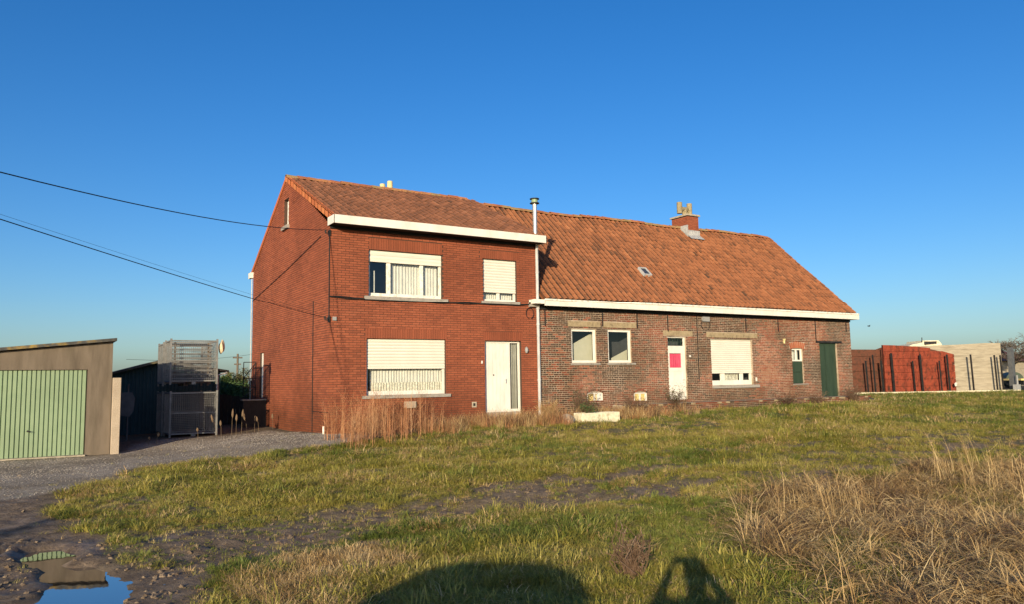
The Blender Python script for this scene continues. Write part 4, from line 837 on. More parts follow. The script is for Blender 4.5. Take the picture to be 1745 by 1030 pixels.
# big tussocks standing out of the sward on the near half
x, y, r = polar(1500, 3.6, 30, -12, 70); g_, ml_, mud_, rut_, f_ = zones(x, y)
k = (rng.random(len(x)) < f_*(1-ml_)*(1-g_)*.5) & (fbm(x, y, .8, 2, 19) > .48) & (sdist(x, y, HAY) < .3); x, y = x[k], y[k]
P_, rt, sl = scat_pts(x, y, rng.uniform(.7, 1.25, len(x)))
scatter('grass_tussocks', [tuft('ktus_%02d' % i, 60, .21, .12, 1.0, .009, ['grass','grassgreen','grass','grass'][i], 300+i, seg=4, droop=1.5, hv=.5) for i in range(4)], P_, rng.choice(4, len(x), p=[.4,.25,.15,.2]), rt, sl, label='bushy arching tussocks rising from the meadow grass', cat='grass', kind='stuff')
# low sparse growth on bare earth
x, y, r = polar(26000, 3.4, 26, -12, 60); g_, ml_, mud_, rut_, f_ = zones(x, y)
keep = (rng.random(len(x)) < np.clip(f_*mud_*.45+(ml_*.05+g_*.10*sstep(.52,.62,fbm(x, y, 1.2, 3, 77)))*(x > -7.5), 0, 1)) & (sdist(x, y, PUDDLE) < -.1) & (y < 6) & ~((x > -.3) & (y > -.3)); x, y = x[keep], y[keep]
P_, rt, sl = scat_pts(x, y, rng.uniform(.35, .75, len(x)))
scatter('short_grass', [tuft('kshort_%02d' % i, 16, .09, .09, 1.0, .006, ['grass','straw','grass'][i % 3], 160+i, seg=2) for i in range(5)], P_, rng.integers(0, 5, len(x)), rt, sl, label='thin short grass on the muddy tyre tracks and drive edges', cat='grass', kind='stuff')

# matted hay on the near bank and straw tufts
def in_poly_pts(P, n, pad=.0):
    a = np.array(P); x = rng.uniform(a[:,0].min(), a[:,0].max(), n); y = rng.uniform(a[:,1].min(), a[:,1].max(), n)
    w_ = (fbm(x, y, 1.5, 2, 5)-.5)*.8; k = sdist(x+w_, y-w_, P) > pad; return x[k], y[k]
x, y = in_poly_pts(HAY, 38000); k = (np.hypot(x+6.7, y+19.9) > 3.0) & (y > -19) & (rng.random(len(x)) < .25+.75*sstep(.60, .42, fbm(x, y, .9, 3, 99))); x, y = x[k], y[k]
P_, rt, sl = scat_pts(x, y, rng.uniform(.7, 1.35, len(x)), zoff=rng.uniform(-.02, .12, len(x))*fbm(x, y, 2, 2, 7)*1.5, tilt=.25)
hs = [tuft('khay_%02d' % i, 24, .30, .15, .6, .0058, 'straw', 180+i, seg=4, droop=.7, flat=1.0, biasdir=(.8,-.4,0), bias=.25) for i in range(5)]+[tuft('kdark_%02d' % i, 20, .26, .14, .8, .005, 'bramble', 190+i, seg=3, droop=.9, flat=.7) for i in range(2)]
scatter('matted_hay', hs, P_, rng.choice(7, len(x), p=[.16,.16,.14,.14,.12,.14,.14]), rt, sl, label='flattened pale hay and dead grass in a mat over the near bank', cat='hay', kind='stuff')
x, y = in_poly_pts(HAY, 1100, .1); k = (y > -18.6) & (np.hypot(x+6.7, y+19.9) > 4) & (fbm(x, y, 1.1, 2, 15) > .47); x, y = x[k], y[k]
d_ = dline(x, y, HAY[:9]); k = (d_ < 1.6) | (rng.random(len(x)) < .35); x, y = x[k], y[k]
P_, rt, sl = scat_pts(x, y, rng.uniform(.6, 1.1, len(x)), tilt=.08); rt[:, 2] = rng.normal(0, .35, len(x))
ls = [tuft('kstem_%02d' % i, 7, .62, .10, .25, .0055, 'straw', 200+i, seg=5, droop=.40, biasdir=(-.75,.35,0), bias=.8, twig=3, hv=.55) for i in range(5)]
scatter('dry_stems', ls, P_, rng.integers(0, 5, len(x)), rt, sl, label='long thin straw stems leaning over the hay on the near bank', cat='dry grass', kind='stuff')
for P, nm, lb, n in ((STRAWL, 'straw_tufts', 'short pale straw tufts on the muddy ground near the puddle', 1500),):
    x, y = in_poly_pts(P, n, -.1); P_, rt, sl = scat_pts(x, y, rng.uniform(.5, 1.0, len(x)))
    scatter(nm, [tuft('ktan_%02d' % i, 26, .17, .09, .8, .0065, 'straw', 220+i, droop=1.3) for i in range(3)], P_, rng.integers(0, 3, len(x)), rt, sl, label=lb, cat='dry grass', kind='stuff')
# red-brown stalks under the wide window
x = rng.uniform(-.55, 2.2, 125); y = rng.uniform(-2.9, -.9, 125)+(x-.5)*.35; k = (y < -.5) & (fbm(x, y, 1.5, 2, 31) > .38); x, y = x[k], y[k]
P_, rt, sl = scat_pts(x, y, rng.uniform(.6, 1.05, len(x)), tilt=.05)
scatter('dead_stalks', [tuft('kstalk_%02d' % i, 5, .92, .14, .14, .010, 'reddead', 240+i, seg=5, droop=.16, twig=7, hv=.5) for i in range(5)], P_, rng.integers(0, 5, len(x)), rt, sl, label='tall red-brown dead stalks standing before the wide lower window', cat='dead plants', kind='stuff')
# tan weeds along both facades
x = rng.uniform(2.0, 11.5, 2600); y = rng.uniform(-2.3, -.35, 2600); k = (rng.random(2600) < np.where(x < 9.3, .75, .3)) & (y < np.where(x > 9.4, -1.15, -.3)) & (fbm(x, y, 1.2, 3, 35) > .38) & ~((x > 4.4) & (x < 6.1) & (y > -.5)) & ~((x < 3.3) & (y > -1.0)) & ~((x > 6.3) & (x < 8.3) & (y < -1.6)); x, y = x[k], y[k]
P_, rt, sl = scat_pts(x, y, rng.uniform(.45, 1.05, len(x)))
scatter('dry_weeds', [tuft('kweed_%02d' % i, 16, .42, .12, .5, .009, ['straw','reddead','straw','bramble'][i % 4], 260+i, seg=4, droop=.7, twig=1) for i in range(6)], P_, rng.integers(0, 6, len(x)), rt, sl, label='dry tan weeds growing along the foot of both facades', cat='weeds', kind='stuff')
# pebbles on the drive
x = rng.uniform(-9, .5, 30000); y = rng.uniform(-7, 4.5, 30000); g_, ml_, mud_, rut_, f_ = zones(x, y); k = (g_ > .4) & (rng.random(len(x)) < .25+.75*sstep(.4, .6, fbm(x, y, .8, 3, 39))); x, y = x[k], y[k]
P_, rt, sl = scat_pts(x, y, rng.uniform(.5, 1.5, len(x)), tilt=.4)
peb = []
for i in range(4):
    bm = bmesh.new(); bmesh.ops.create_icosphere(bm, subdivisions=1, radius=.010); q = np.random.default_rng(i)
    for v in bm.verts: v.co *= q.uniform(.7, 1.2); v.co.z *= .6
    me_ = bpy.data.meshes.new('kpeb_%d' % i); bm.to_mesh(me_); bm.free(); me_.materials.append(MT['pebble']); a = me_.attributes.new('rnd', 'FLOAT', 'FACE'); a.data.foreach_set('value', np.full(len(me_.polygons), (i+.5)/4, np.float32)); peb.append(bpy.data.objects.new('kpeb_%d' % i, me_))
scatter('gravel', peb, P_, rng.integers(0, 4, len(x)), rt, sl, label='loose grey gravel stones on the driveway', cat='gravel', kind='stuff')

# clods of earth on the bare ground
x, y, r = polar(26000, 3.4, 16, -12, 60); g_, ml_, mud_, rut_, f_ = zones(x, y); sp = sdist(x, y, PUDDLE)
k = (rng.random(len(x)) < np.clip(mud_*f_*.14+ml_*.025+.30*np.exp(-((sp+.35)/.22)**2), 0, 1)) & (sp < -.06) & (g_ < .3); x, y = x[k], y[k]
P_, rt, sl = scat_pts(x, y, rng.uniform(.3, 1.0, len(x))**1.6, tilt=.5); cl = []
for i in range(4):
    bm = bmesh.new(); bmesh.ops.create_icosphere(bm, subdivisions=2, radius=.034); q = np.random.default_rng(i+40)
    for v in bm.verts: v.co *= q.uniform(.65, 1.25); v.co.z *= .55
    me_ = bpy.data.meshes.new('kclod_%d' % i); bm.to_mesh(me_); bm.free(); me_.materials.append(MT['clod']); a = me_.attributes.new('rnd', 'FLOAT', 'FACE'); a.data.foreach_set('value', np.full(len(me_.polygons), (i+.5)/4, np.float32)); cl.append(bpy.data.objects.new('kclod_%d' % i, me_))
scatter('mud_clods', cl, P_, rng.integers(0, 4, len(x)), rt, sl, label='small brown clods of mud along the puddle and tyre tracks', cat='mud', kind='stuff')
# ------------------------------------------------------------------ individual shrubs, planter
def twig_bush(name, label, cat, x, y, h, rad, mat, n=60, seed=0, leaves=0, group=None, z=None, lmat='leafolive', up=1.0):
    q = np.random.default_rng(seed); z0 = hz(x, y) if z is None else z; t = thing(name, label, cat, (x, y, z0), group); mb = MB()
    tips = []
    for i in range(n):
        a = q.uniform(0, 6.28); L = h*q.uniform(.5, 1.05); sp = rad*q.uniform(.3, 1)
        p0 = Vector((x+q.normal(0, rad*.15), y+q.normal(0, rad*.15), z0-.03)); p3 = Vector((x+math.cos(a)*sp, y+math.sin(a)*sp, z0+L*up)); p1 = p0.lerp(p3, .35)+Vector((q.normal(0,.04), q.normal(0,.04), .08*h)); p2 = p0.lerp(p3, .7)+Vector((q.normal(0,.05), q.normal(0,.05), .06*h))
        mb.tube([p0, p1, p2, p3], [.007, .005, .004, .002], 4, cap=False); tips += [p1, p2, p3]
        for _ in range(4):
            b = p1.lerp(p3, q.random()); e = b+Vector((q.normal(0,.12), q.normal(0,.12), abs(q.normal(.04,.08))))*min(1, h); mb.tube([b, e], [.004, .002], 3, cap=False); tips.append(e)
    mb.build('twigs', mat, t)
    if leaves:
        V = []; Fq = []; rr = []
        for i in range(leaves):
            b = tips[int(q.integers(0, len(tips)))]+Vector(q.normal(0, .05, 3)); u = Vector(q.normal(0, 1, 3)).normalized(); v = u.orthogonal().normalized(); s = q.uniform(.015, .035); k = len(V)
            V += [tuple(b-u*s), tuple(b+v*s*.5), tuple(b+u*s), tuple(b-v*s*.5)]; Fq.append((k, k+1, k+2, k+3)); rr.append(q.random())
        tag(reg(bpy.data.objects.new('foliage', fastmesh('foliage', V, Fq, MT[lmat], rr)), t), kind='stuff')
    return t
twig_bush('bramble_bush', 'bare dark bramble beside the cream stone trough', 'bush', 9.35, -1.35, .72, .55, 'bramble', 70, 1)
twig_bush('bramble_bush', 'low bare bush with a few brown leaves between drainpipe and first cellar window', 'bush', 7.55, -1.0, .95, .50, 'bramble', 55, 2, 500)
twig_bush('bramble_bush', 'straggly bush in front of wall left of the white boarded door', 'bush', 11.2, -1.15, .85, .45, 'bramble', 50, 3, 400)
twig_bush('bramble_bush', 'low leafless bush at terrace edge below the wide shuttered window', 'bush', 16.4, -1.35, .55, .6, 'bramble', 50, 4)
twig_bush('bramble_bush', 'bare twiggy bush on the terrace edge near the green board window', 'bush', 18.0, -1.35, .50, .55, 'bramble', 50, 5)
twig_bush('bramble_bush', 'bare bush standing before the dark green door', 'bush', 20.4, -1.25, .72, .45, 'bramble', 60, 6)
twig_bush('bramble_bush', 'tan dead shrub between the front step and the drainpipe', 'bush', 6.2, -1.1, .62, .45, 'straw', 70, 7)
twig_bush('bramble_bush', 'dark red-brown twiggy plant beside the shadow of the photographer', 'plant', -2.35, -14.75, .46, .20, 'bramble', 46, 12)
tr = thing('stone_trough', 'cream lichen-stained stone trough planted with moss in front of the farmhouse', 'planter', (7.37,-1.9,-.02))
tm = MB(); x0, x1, y0, y1, zb, zt_ = 6.68, 8.05, -2.12, -1.68, -.06, .31
tm.box(x0, x1, y0, y0+.06, zb, zt_); tm.box(x0, x1, y1-.06, y1, zb, zt_); tm.box(x0, x0+.06, y0+.06, y1-.06, zb, zt_); tm.box(x1-.06, x1, y0+.06, y1-.06, zb, zt_); tb = tm.build('trough_body', 'trough', tr)
bv = tb.modifiers.new('bevel', 'BEVEL'); bv.width = .02; bv.segments = 2
tm = MB(); tm.box(x0+.06, x1-.06, y0+.06, y1-.06, zb+.05, zt_-.03); tm.build('soil', 'soil', tr)
twig_bush('trough_plant', 'small mossy plant growing out of the cream stone trough', 'plant', 7.1, -1.9, .22, .22, 'bramble', 30, 8, 500, z=.28, lmat='leaf')
rk = MB(); bm = bmesh.new(); bmesh.ops.create_icosphere(bm, subdivisions=2, radius=.22)
q = np.random.default_rng(3)
for v in bm.verts: v.co *= q.uniform(.88, 1.08); v.co.z *= .95
me_ = bpy.data.meshes.new('boulder'); bm.to_mesh(me_); bm.free(); me_.materials.append(MT['concrete']); bo = reg(bpy.data.objects.new('boulder', me_)); bo.location = (6.3,-1.9,.10); tag(bo, 'round tan stone in the weeds left of the cream trough', 'stone')

# seed heads by the cage and drive
for i, (x, y, h) in enumerate(((-2.75,2.6,.30),(-2.2,2.9,.62),(-2.1,2.85,.45),(-1.75,3.2,.75),(-1.65,3.1,.6),(-1.45,3.35,.72),(-1.25,3.5,.6),(-.95,3.9,.5),(-.72,4.3,.45),(-.25,4.5,.5),(-4.05,2.0,.25),(-3.85,2.1,.32))):
    z0 = hz(x, y); t = thing('seed_head', 'dry brown seed head weed at the gravel edge before the wire cages', 'weed', (x, y, z0), 'seed head weeds at the gravel edge'); g = MB(); lx = rng.normal(0, .05)
    g.tube([(x,y,z0-.02),(x+lx*.5,y,z0+h*.6),(x+lx,y,z0+h*.72)], [.006,.005,.004], 4); g.build('stem', 'seedhead', t)
    g = MB(); g.tube([(x+lx,y,z0+h*.66),(x+lx,y,z0+h*.76),(x+lx*1.2,y,z0+h*.9),(x+lx*1.3,y,z0+h)], [.008,.032,.028,.006], 7); g.build('head', 'seedhead', t)

# ------------------------------------------------------------------ garage and yard
GY = 1.05
gar = thing('garage', 'flat brown rendered garage with pale green up-and-over door', 'garage', (-6.6,GY,-.3))
GW = Wall((0,GY), (1,0), (0,-1))
mb = MB()
def GQ(*p): mb.poly([GW.p(*q) for q in p])
ga, gb, gl = -5.52, -5.0, -9.3
topz = lambda a: 2.02+(2.35-2.02)*(a+8.0)/(3.0)
GQ((gl,-.6),(-8.05,-.6),(-8.05,topz(-8.05)),(gl,topz(gl))); GQ((-8.05,1.69),(ga,1.69),(ga,topz(ga)),(-8.05,topz(-8.05))); GQ((ga,-.6),(gb,-.6),(gb,topz(gb)),(ga,topz(ga)))
mb.poly([(gb,GY,-.6),(gb,GY+6,-.6),(gb,GY+6,2.35),(gb,GY,2.35)]); mb.poly([(gl,GY,-.6),(gl,GY,topz(gl)),(gl,GY+6,topz(gl)),(gl,GY+6,-.6)]); mb.poly([(gl,GY+6,-.6),(gl,GY+6,topz(gl)),(gb,GY+6,2.35),(gb,GY+6,-.6)])
for a in (-8.05, ga): mb.quad((a,GY,-.6),(a,GY+.12,-.6),(a,GY+.12,1.69),(a,GY,1.69))
mb.quad((-8.05,GY,1.69),(-8.05,GY+.12,1.69),(ga,GY+.12,1.69),(ga,GY,1.69)); mb.build('wall', 'render', gar)
mb = MB(); mb.prism([(gb+.07,GY-.13,2.375),(gl,GY-.13,topz(gl)+.03),(gl,GY-.13,topz(gl)+.10),(gb+.07,GY-.13,2.445)], (0,6.3,0)); mb.build('roof', 'garroof', gar)
gd = MB(); gd.quad((-8.04,GY+.075,-.30),(ga-.01,GY+.075,-.30),(ga-.01,GY+.075,1.685),(-8.04,GY+.075,1.685)); gdo = gd.build('garage_door', 'garage', gar)
xx = -8.03
while xx < ga-.09:
    g = MB(); w_ = .088; g.prism([(xx+.006,GY+.074,-.29),(xx+.016,GY+.045,-.29),(xx+w_-.012,GY+.045,-.29),(xx+w_,GY+.074,-.29)][::-1], (0,0,1.965)); g.build('door_rib', 'garage', gdo); xx += .0925
g = MB(); g.tube([(-6.68,GY+.05,.30),(-6.68,GY-.01,.30)], .02); g.tube([(-6.68,GY-.01,.30),(-6.62,GY-.02,.29)], .012); g.build('handle', 'dark', gdo)
g = MB(); g.box(-8.0, ga, GY-.16, GY+.06, -.34, -.292); g.build('threshold', 'concrete', gar)
pp = MB(); pp.box(-4.99, -4.81, .90, 1.046, -.5, 1.49); po = pp.build('concrete_post', 'aggregate'); tag(po, 'rough exposed-aggregate concrete post at the corner of the garage', 'post')
bv = po.modifiers.new('bevel', 'BEVEL'); bv.width = .008
# shed
sh = thing('shed', 'low dark shed with mossy sheet roof behind the wire cages', 'shed', (-3,6.5,-.2))
mb = MB(); mb.poly([(-4.7,6.9,-.5),(-1.35,6.9,-.5),(-1.35,6.9,1.735),(-3.2,6.9,2.04),(-4.7,6.9,1.635)]); mb.quad((-4.7,6.9,-.5),(-4.7,6.9,1.55),(-4.7,11,1.55),(-4.7,11,-.5)); mb.quad((-1.35,6.9,-.5),(-1.35,11,-.5),(-1.35,11,1.66),(-1.35,6.9,1.66)); mb.quad((-4.7,11,-.5),(-4.7,11,1.55),(-1.35,11,1.66),(-1.35,11,-.5)); mb.build('wall', 'shedwall', sh)
for i in range(30):
    a = -4.6+i*.105
    if a > -1.5: break
    g = MB(); tp = 2.03-abs(a+3.2)*(.29 if a < -3.2 else .175)-.04; g.box(a, a+.045, 6.86, 6.898, -.4, tp); g.build('wall_batten', 'shedwall', sh)
mb = MB(); mb.prism([(-3.2,6.55,2.03),(-4.85,6.55,1.58),(-4.85,6.55,1.64),(-3.2,6.55,2.10)], (0,4.8,0)); mb.prism([(-3.2,6.55,2.03),(-3.2,6.55,2.10),(-1.15,6.55,1.76),(-1.15,6.55,1.70)], (0,4.8,0)); mb.build('roof', 'shedroof', sh)
mb = MB(); mb.tube([(-1.5,6.6,-.2),(-1.5,6.6,1.60),(-1.2,6.6,1.68)], .035); mb.build('shed_downpipe', 'whiteold', sh)
# notice board on a post in the shade
nb = thing('notice_board', 'grey shield-shaped board on a thin post in the shadow beside the garage', 'sign', (-4.35,4.0,-.2))
g = MB(); g.tube([(-4.35,4.0,-.3),(-4.35,4.0,1.35)], .022); g.build('post', 'darksteel', nb)
g = MB(); g.prism([(-4.62,3.97,1.12),(-4.25,3.97,1.12),(-4.18,3.97,.95),(-4.20,3.97,.62),(-4.30,3.97,.45),(-4.62,3.97,.50)], (0,.04,0)); g.build('board', 'darksteel', nb)
# wire cages: build one, then copy
def make_cage(x, y, z, label, lay):
    t = thing('wire_cage', label, 'wire cage', (x, y, z), 'stacked wire mesh cages'); w, d, h = 1.24, 1.0, 1.24
    g = MB()
    for a in (0, w):
        for b in (0, d): g.box(x+a-.025, x+a+.025, y+b-.025, y+b+.025, z, z+h+.06)
    for zz in (z+.10, z+h): 
        for b in (0, d): g.box(x+.025, x+w-.025, y+b-.02, y+b+.02, zz-.02, zz+.02)
        for a in (0, w): g.box(x+a-.02, x+a+.02, y+.025, y+d-.025, zz-.021, zz+.021)
    for b in (0, d): g.box(x+.025, x+w-.025, y+b-.014, y+b+.014, z+.66, z+.69)
    g.build('frame', 'galv', t)
    for a in (.0, w/2-.06): 
        pass
    g = MB(); g.box(x+w/2-.06, x+w/2+.06, y-.02, y+d, z-.0, z+.078); g.build('pallet_foot', 'galv', t)
    g = MB(); g.box(x+.03, x+w-.03, y+.03, y+d-.03, z+.085, z+.10); g.build('floor_panel', 'galv', t)
    for nm, (ox, oy, dx, dy, L_) in (('front', (x,y,1,0,w)), ('back', (x,y+d,1,0,w)), ('left', (x,y,0,1,d)), ('right', (x+w,y,0,1,d))):
        g = MB(); n = int(L_/.052)
        for i in range(1, n): a = i*L_/n; px, py = ox+dx*a, oy+dy*a; g.box(px-.0028, px+.0028, py-.0028, py+.0028, z+.12, z+h-.02)
        for j in range(1, 22): zz = z+.12+j*(h-.14)/22; g.box(min(ox, ox+dx*L_)-.003*abs(dy), max(ox, ox+dx*L_)+.003*abs(dy), min(oy, oy+dy*L_)-.003*abs(dx), max(oy, oy+dy*L_)+.003*abs(dx), zz-.0028, zz+.0028)
        g.build('mesh_panel', 'galv', t)
    return t
CXc, CYc = -3.30, 3.75
def copy_tree(root, loc, label):
    r = root.copy(); COL.objects.link(r); r.location = loc; r['label'] = label
    for ch in [o for o in root.children]:
        c_ = ch.copy(); COL.objects.link(c_); c_.parent = r; c_.matrix_parent_inverse = ch.matrix_parent_inverse
    return r
c1 = make_cage(CXc, CYc, -.17, 'lower wire cage standing on the ground, front one of the stacks', 0)
copy_tree(c1, (CXc-.02, CYc, 1.31), 'upper lighter grey wire cage on top of the front stack')
copy_tree(c1, (CXc-.05, CYc+1.15, -.17), 'lower wire cage of the stack behind the front one')
copy_tree(c1, (CXc-.05, CYc+1.15, 1.27), 'upper wire cage of the stack behind the front one')
# slatted panels inside upper cage
g = MB()
for i in range(9): g.box(CXc+.06, CXc+1.16, CYc+.35, CYc+.38, 1.46+i*.115, 1.46+i*.115+.085)
pn = thing('wooden_pallet', 'grey wooden pallet stored upright inside the upper front cage', 'panel', (CXc+.6, CYc+.35, 1.45))
for i in range(9): g = MB(); g.box(CXc+.06, CXc+1.16, CYc+.35, CYc+.37, 1.46+i*.118, 1.46+i*.118+.042); g.build('slat', 'galv', pn)
for a in (.12, 1.02): g = MB(); g.box(CXc+a, CXc+a+.05, CYc+.371, CYc+.40, 1.43, 2.53); g.build('batten', 'wood', pn)
bm = bmesh.new(); bmesh.ops.create_icosphere(bm, subdivisions=3, radius=.12); q = np.random.default_rng(8)
for v in bm.verts: n_ = fbm(np.array([v.co.x*9+v.co.z*5]), np.array([v.co.y*9]), 1, 2)[0]; v.co *= .55+.6*n_; v.co.z *= 1.9; v.co.x *= .75
me_ = bpy.data.meshes.new('plastic_bag'); bm.to_mesh(me_); bm.free(); me_.materials.append(MT['plume']); o = reg(bpy.data.objects.new('plastic_bag', me_)); o.location = (CXc+1.36, CYc+.1, 2.38); tag(o, 'crumpled pale yellow bag hanging from the upper cage corner', 'bag')
# fence in the shade behind the cages
fe = thing('wooden_fence', 'dark vertical board fence in shadow between shed and house', 'fence', (-.5,8.9,-.1)); x = -1.35; i = 0
while x < .55:
    g = MB(); t_ = 1.02-(x+1.35)*.16+rng.uniform(-.02, .02); g.box(x, x+.125, 8.9+rng.uniform(-.01,.01), 8.93, -.35, t_); g.build('fence_board', 'darkwood', fe); x += .135
g = MB(); g.box(-1.35, .55, 8.935, 8.98, .2, .28); g.box(-1.35, .55, 8.935, 8.98, .62, .70); g.build('rail', 'darkwood', fe)
lw = thing('garden_wall', 'low dark brick wall against the rear of the two-storey house', 'wall', (-.4,6.6,0)); g = MB(); g.box(-.75, -.02, 6.25, 6.5, -.3, .76); g.build('wall_body', 'darkwood', lw); g = MB(); g.box(-.78, -.012, 6.22, 6.53, .761, .80); g.build('coping', 'stone', lw)
te = thing('iron_trellis', 'rusty dark iron trellis gate beside the side window', 'trellis', (-.25,7.6,.8)); g = MB()
for x0, z0, x1, z1 in ((-.45,.8,-.45,2.05),(-.05,.8,-.05,2.05),(-.45,2.05,-.05,2.05),(-.45,1.5,-.05,1.5),(-.45,1.2,-.05,1.2),(-.45,1.5,-.05,2.02),(-.25,.8,-.25,1.5),(-.45,.85,-.05,1.2)): g.tube([(x0,7.6,z0),(x1,7.6,z1)], .014, 5)
g.build('bars', 'dark', te)
# hedge bush behind the fence
def leafy(name, label, cat, c, rad, n, lmat, seed, lf=.05, trunk=None, group=None):
    q = np.random.default_rng(seed); t = thing(name, label, cat, (c[0], c[1], 0), group)
    nb_ = 26; cen = q.normal(0, .42, (nb_, 3))*np.array(rad)*.9; rr = q.uniform(.22, .42, nb_)*min(rad)
    k = q.integers(0, nb_, n); u = q.normal(0, 1, (n, 3)); u /= np.linalg.norm(u, axis=1)[:, None]
    p = np.array(c)+cen[k]+u*(rr[k]*q.uniform(.5, 1.1, n))[:, None]; p = p[p[:, 2] > -.1]; n = len(p)
    a = q.normal(0, 1, (n, 3)); a /= np.linalg.norm(a, axis=1)[:, None]; b = np.cross(a, q.normal(0, 1, (n, 3))); b /= np.linalg.norm(b, axis=1)[:, None]; s = (lf*q.uniform(.6, 1.3, n))[:, None]
    V = np.stack([p-a*s, p+b*s*.5, p+a*s, p-b*s*.5], 1).reshape(-1, 3); Fq = np.arange(n*4).reshape(-1, 4)
    tag(reg(bpy.data.objects.new('crown', fastmesh('crown', V, Fq, MT[lmat], q.random(n))), t), kind='stuff')
    g = MB(); 
    for i in range(5): e = Vector(c)+Vector(cen[i]); g.tube([(c[0]+q.normal(0,.05), c[1], -.1), ((c[0]+e.x)/2, (c[1]+e.y)/2, e.z*.5), tuple(e)], [.06,.04,.015], 5, cap=False)
    g.build('trunk', 'bark', t); return t
leafy('garden_bush', 'dense green bush behind the dark board fence', 'bush', (-.1,12.5,1.0), (1.1,1.0,.85), 9000, 'leaf', 21, .045)
leafy('garden_bush', 'olive brown bush next to the rear corner of the two-storey house', 'bush', (1.25,14.0,1.05), (1.1,1.0,.8), 8000, 'leafolive', 22, .045)
leafy('garden_bush', 'low dark bush seen through the gap beside the shed', 'bush', (-1.0,13.5,.75), (.8,.8,.7), 5000, 'leaf', 23, .045)
# utility pole far behind, thin antenna masts
def pole(x, y, h, rad, label, arms=(), nm='utility_pole', mat='wood', group=None):
    z = float(base_h(x, y)); t = thing(nm, label, 'pole', (x, y, z), group); g = MB(); g.tube([(x,y,z-.3),(x,y,z+h)], [rad, rad*.75], 8); g.build('shaft', mat, t)
    for zz, w_ in arms: g = MB(); g.box(x-w_/2, x+w_/2, y-.05, y+.05, z+zz-.05, z+zz+.05); g.build('crossarm', mat, t)
    return t
pole(6.9, 42, 3.8, .10, 'far thin pole with a short crossarm seen over the hedge', ((3.5,.7),(3.0,.5)), mat='wood')
pole(8.6, 44, 2.9, .06, 'far shorter thin pole just beyond the crossarm pole', (), mat='wood')
wr = MB(); wr.tube([(-1,40,3.2),(3,41,3.1),(6.9,42,3.5),(12,42,4.3)], .015, 4); tag(wr.build('overhead_wire', 'cable'), 'thin far wire running over the crossarm pole', 'wire')

# near pole and the service wires to the house
PX, PY = -26.0, -28.8
pole(PX, PY, 6.2, .13, 'weathered wooden pole carrying the service wires to the house', ((5.9,.8),))
kdir = Vector((-.669, -.743, 0))
def wire(name, prof, rad, label, q0=(-.1,-.1), n=60, dx=0):
    ks = [p[0] for p in prof]; zs = [p[1] for p in prof]; co = np.polyfit(ks, zs, 4); g = MB()
    pts = [(q0[0]+kdir.x*k, q0[1]+kdir.y*k, float(np.polyval(co, k))) for k in np.linspace(0, 38.7, n)]; g.tube(pts, rad, 6); return tag(g.build(name, 'cable'), label, 'wire')
wire('service_wire', [(0,5.36),(3.7,4.76),(7.0,4.36),(9,4.21),(10.5,4.13),(16,3.95),(24,4.15),(32,4.75),(38.7,5.6)], .009, 'upper black service wire reaching the house corner under the eaves')
wire('service_wire', [(0,3.01),(3.9,3.07),(7.0,3.26),(9,3.44),(10.5,3.53),(16,3.85),(24,4.3),(32,4.9),(38.7,5.5)], .008, 'lower black service wire reaching the bracket at mid height of the house corner')
wire('thin_wire', [(0,3.06),(3.9,3.2),(7.0,3.36),(9,3.48),(10.5,3.56),(16,3.9),(24,4.4),(32,4.95),(38.7,5.52)], .0022, 'faint thin wire running just above the lower service wire')

# ------------------------------------------------------------------ right background: clamp walls, posts, kerb
def far_wall(name, label, mat, p0, p1, z0, tops, rows, thick=.18, boards='board', ncol=1):
    """a wall of stacked horizontal boards between two ground points; tops = [(fraction, height)]"""
    t = thing(name, label, 'wall', (p0[0], p0[1], z0)); A = Vector((*p0, 0)); B = Vector((*p1, 0)); D = (B-A); Nn = Vector((-D.y, D.x, 0)).normalized()*thick
    f = [q[0] for q in tops]; h = [q[1] for q in tops]; top = lambda s: float(np.interp(s, f, h)); H = max(h)-z0; rh = H/rows
    for i in range(rows):
        for c_ in range(ncol):
            s0, s1 = c_/ncol, (c_+1)/ncol; jg = .004 if boards == 'plank' else .008; za, zb_ = z0+i*rh+jg, z0+(i+1)*rh-jg; n = 6; pts = []
            for k in range(n+1): s = s0+(s1-s0)*k/n; pts.append((s, min(zb_, top(s))))
            pts = [(s, z) for s, z in pts if z > za+.01]
            if len(pts) < 2: continue
            off = Nn*rng.uniform(0, .02 if boards == 'plank' else .10); P3 = [A+D*s+off+Vector((0,0,z)) for s, z in pts]; P3 = [A+D*pts[0][0]+off+Vector((0,0,za)), A+D*pts[-1][0]+off+Vector((0,0,za))]+P3[::-1]
            g = MB(); g.prism(P3, Nn, r=rng.random()); g.build(boards, mat, t)
    g = MB(); g.prism([A+Nn*.6+Vector((0,0,z0)), B+Nn*.6+Vector((0,0,z0))]+[A+D*s+Nn*.6+Vector((0,0,z-.04)) for s, z in tops[::-1]], Nn*.3); g.build('backing', 'rustwall', t)
    return t
far_wall('red_wall', 'rusty red boarded wall with sloping top beside the pale concrete wall', 'redwall', (37.25,8.15), (41.15,6.05), .12, [(0,3.06),(.12,3.04),(.62,2.88),(.80,2.68),(1,2.42)], 7)
far_wall('brown_wall', 'rusty brown boarded wall close to the end of the farmhouse', 'rustwall', (35.3,9.7), (37.7,8.6), .12, [(0,2.84),(1,2.80)], 6)
far_wall('concrete_wall', 'pale stained concrete plank wall at the end of the red wall', 'silo', (39.6,7.6), (43.62,4.55), .10, [(0,2.98),(.5,3.02),(.9,3.10),(1,3.06)], 8, boards='plank')
g = MB(); g.box(43.70, 44.0, 4.0, 4.25, .1, 2.78); tag(g.build('steel_column', 'darksteel'), 'dark grey steel column at the end of the concrete wall', 'column')
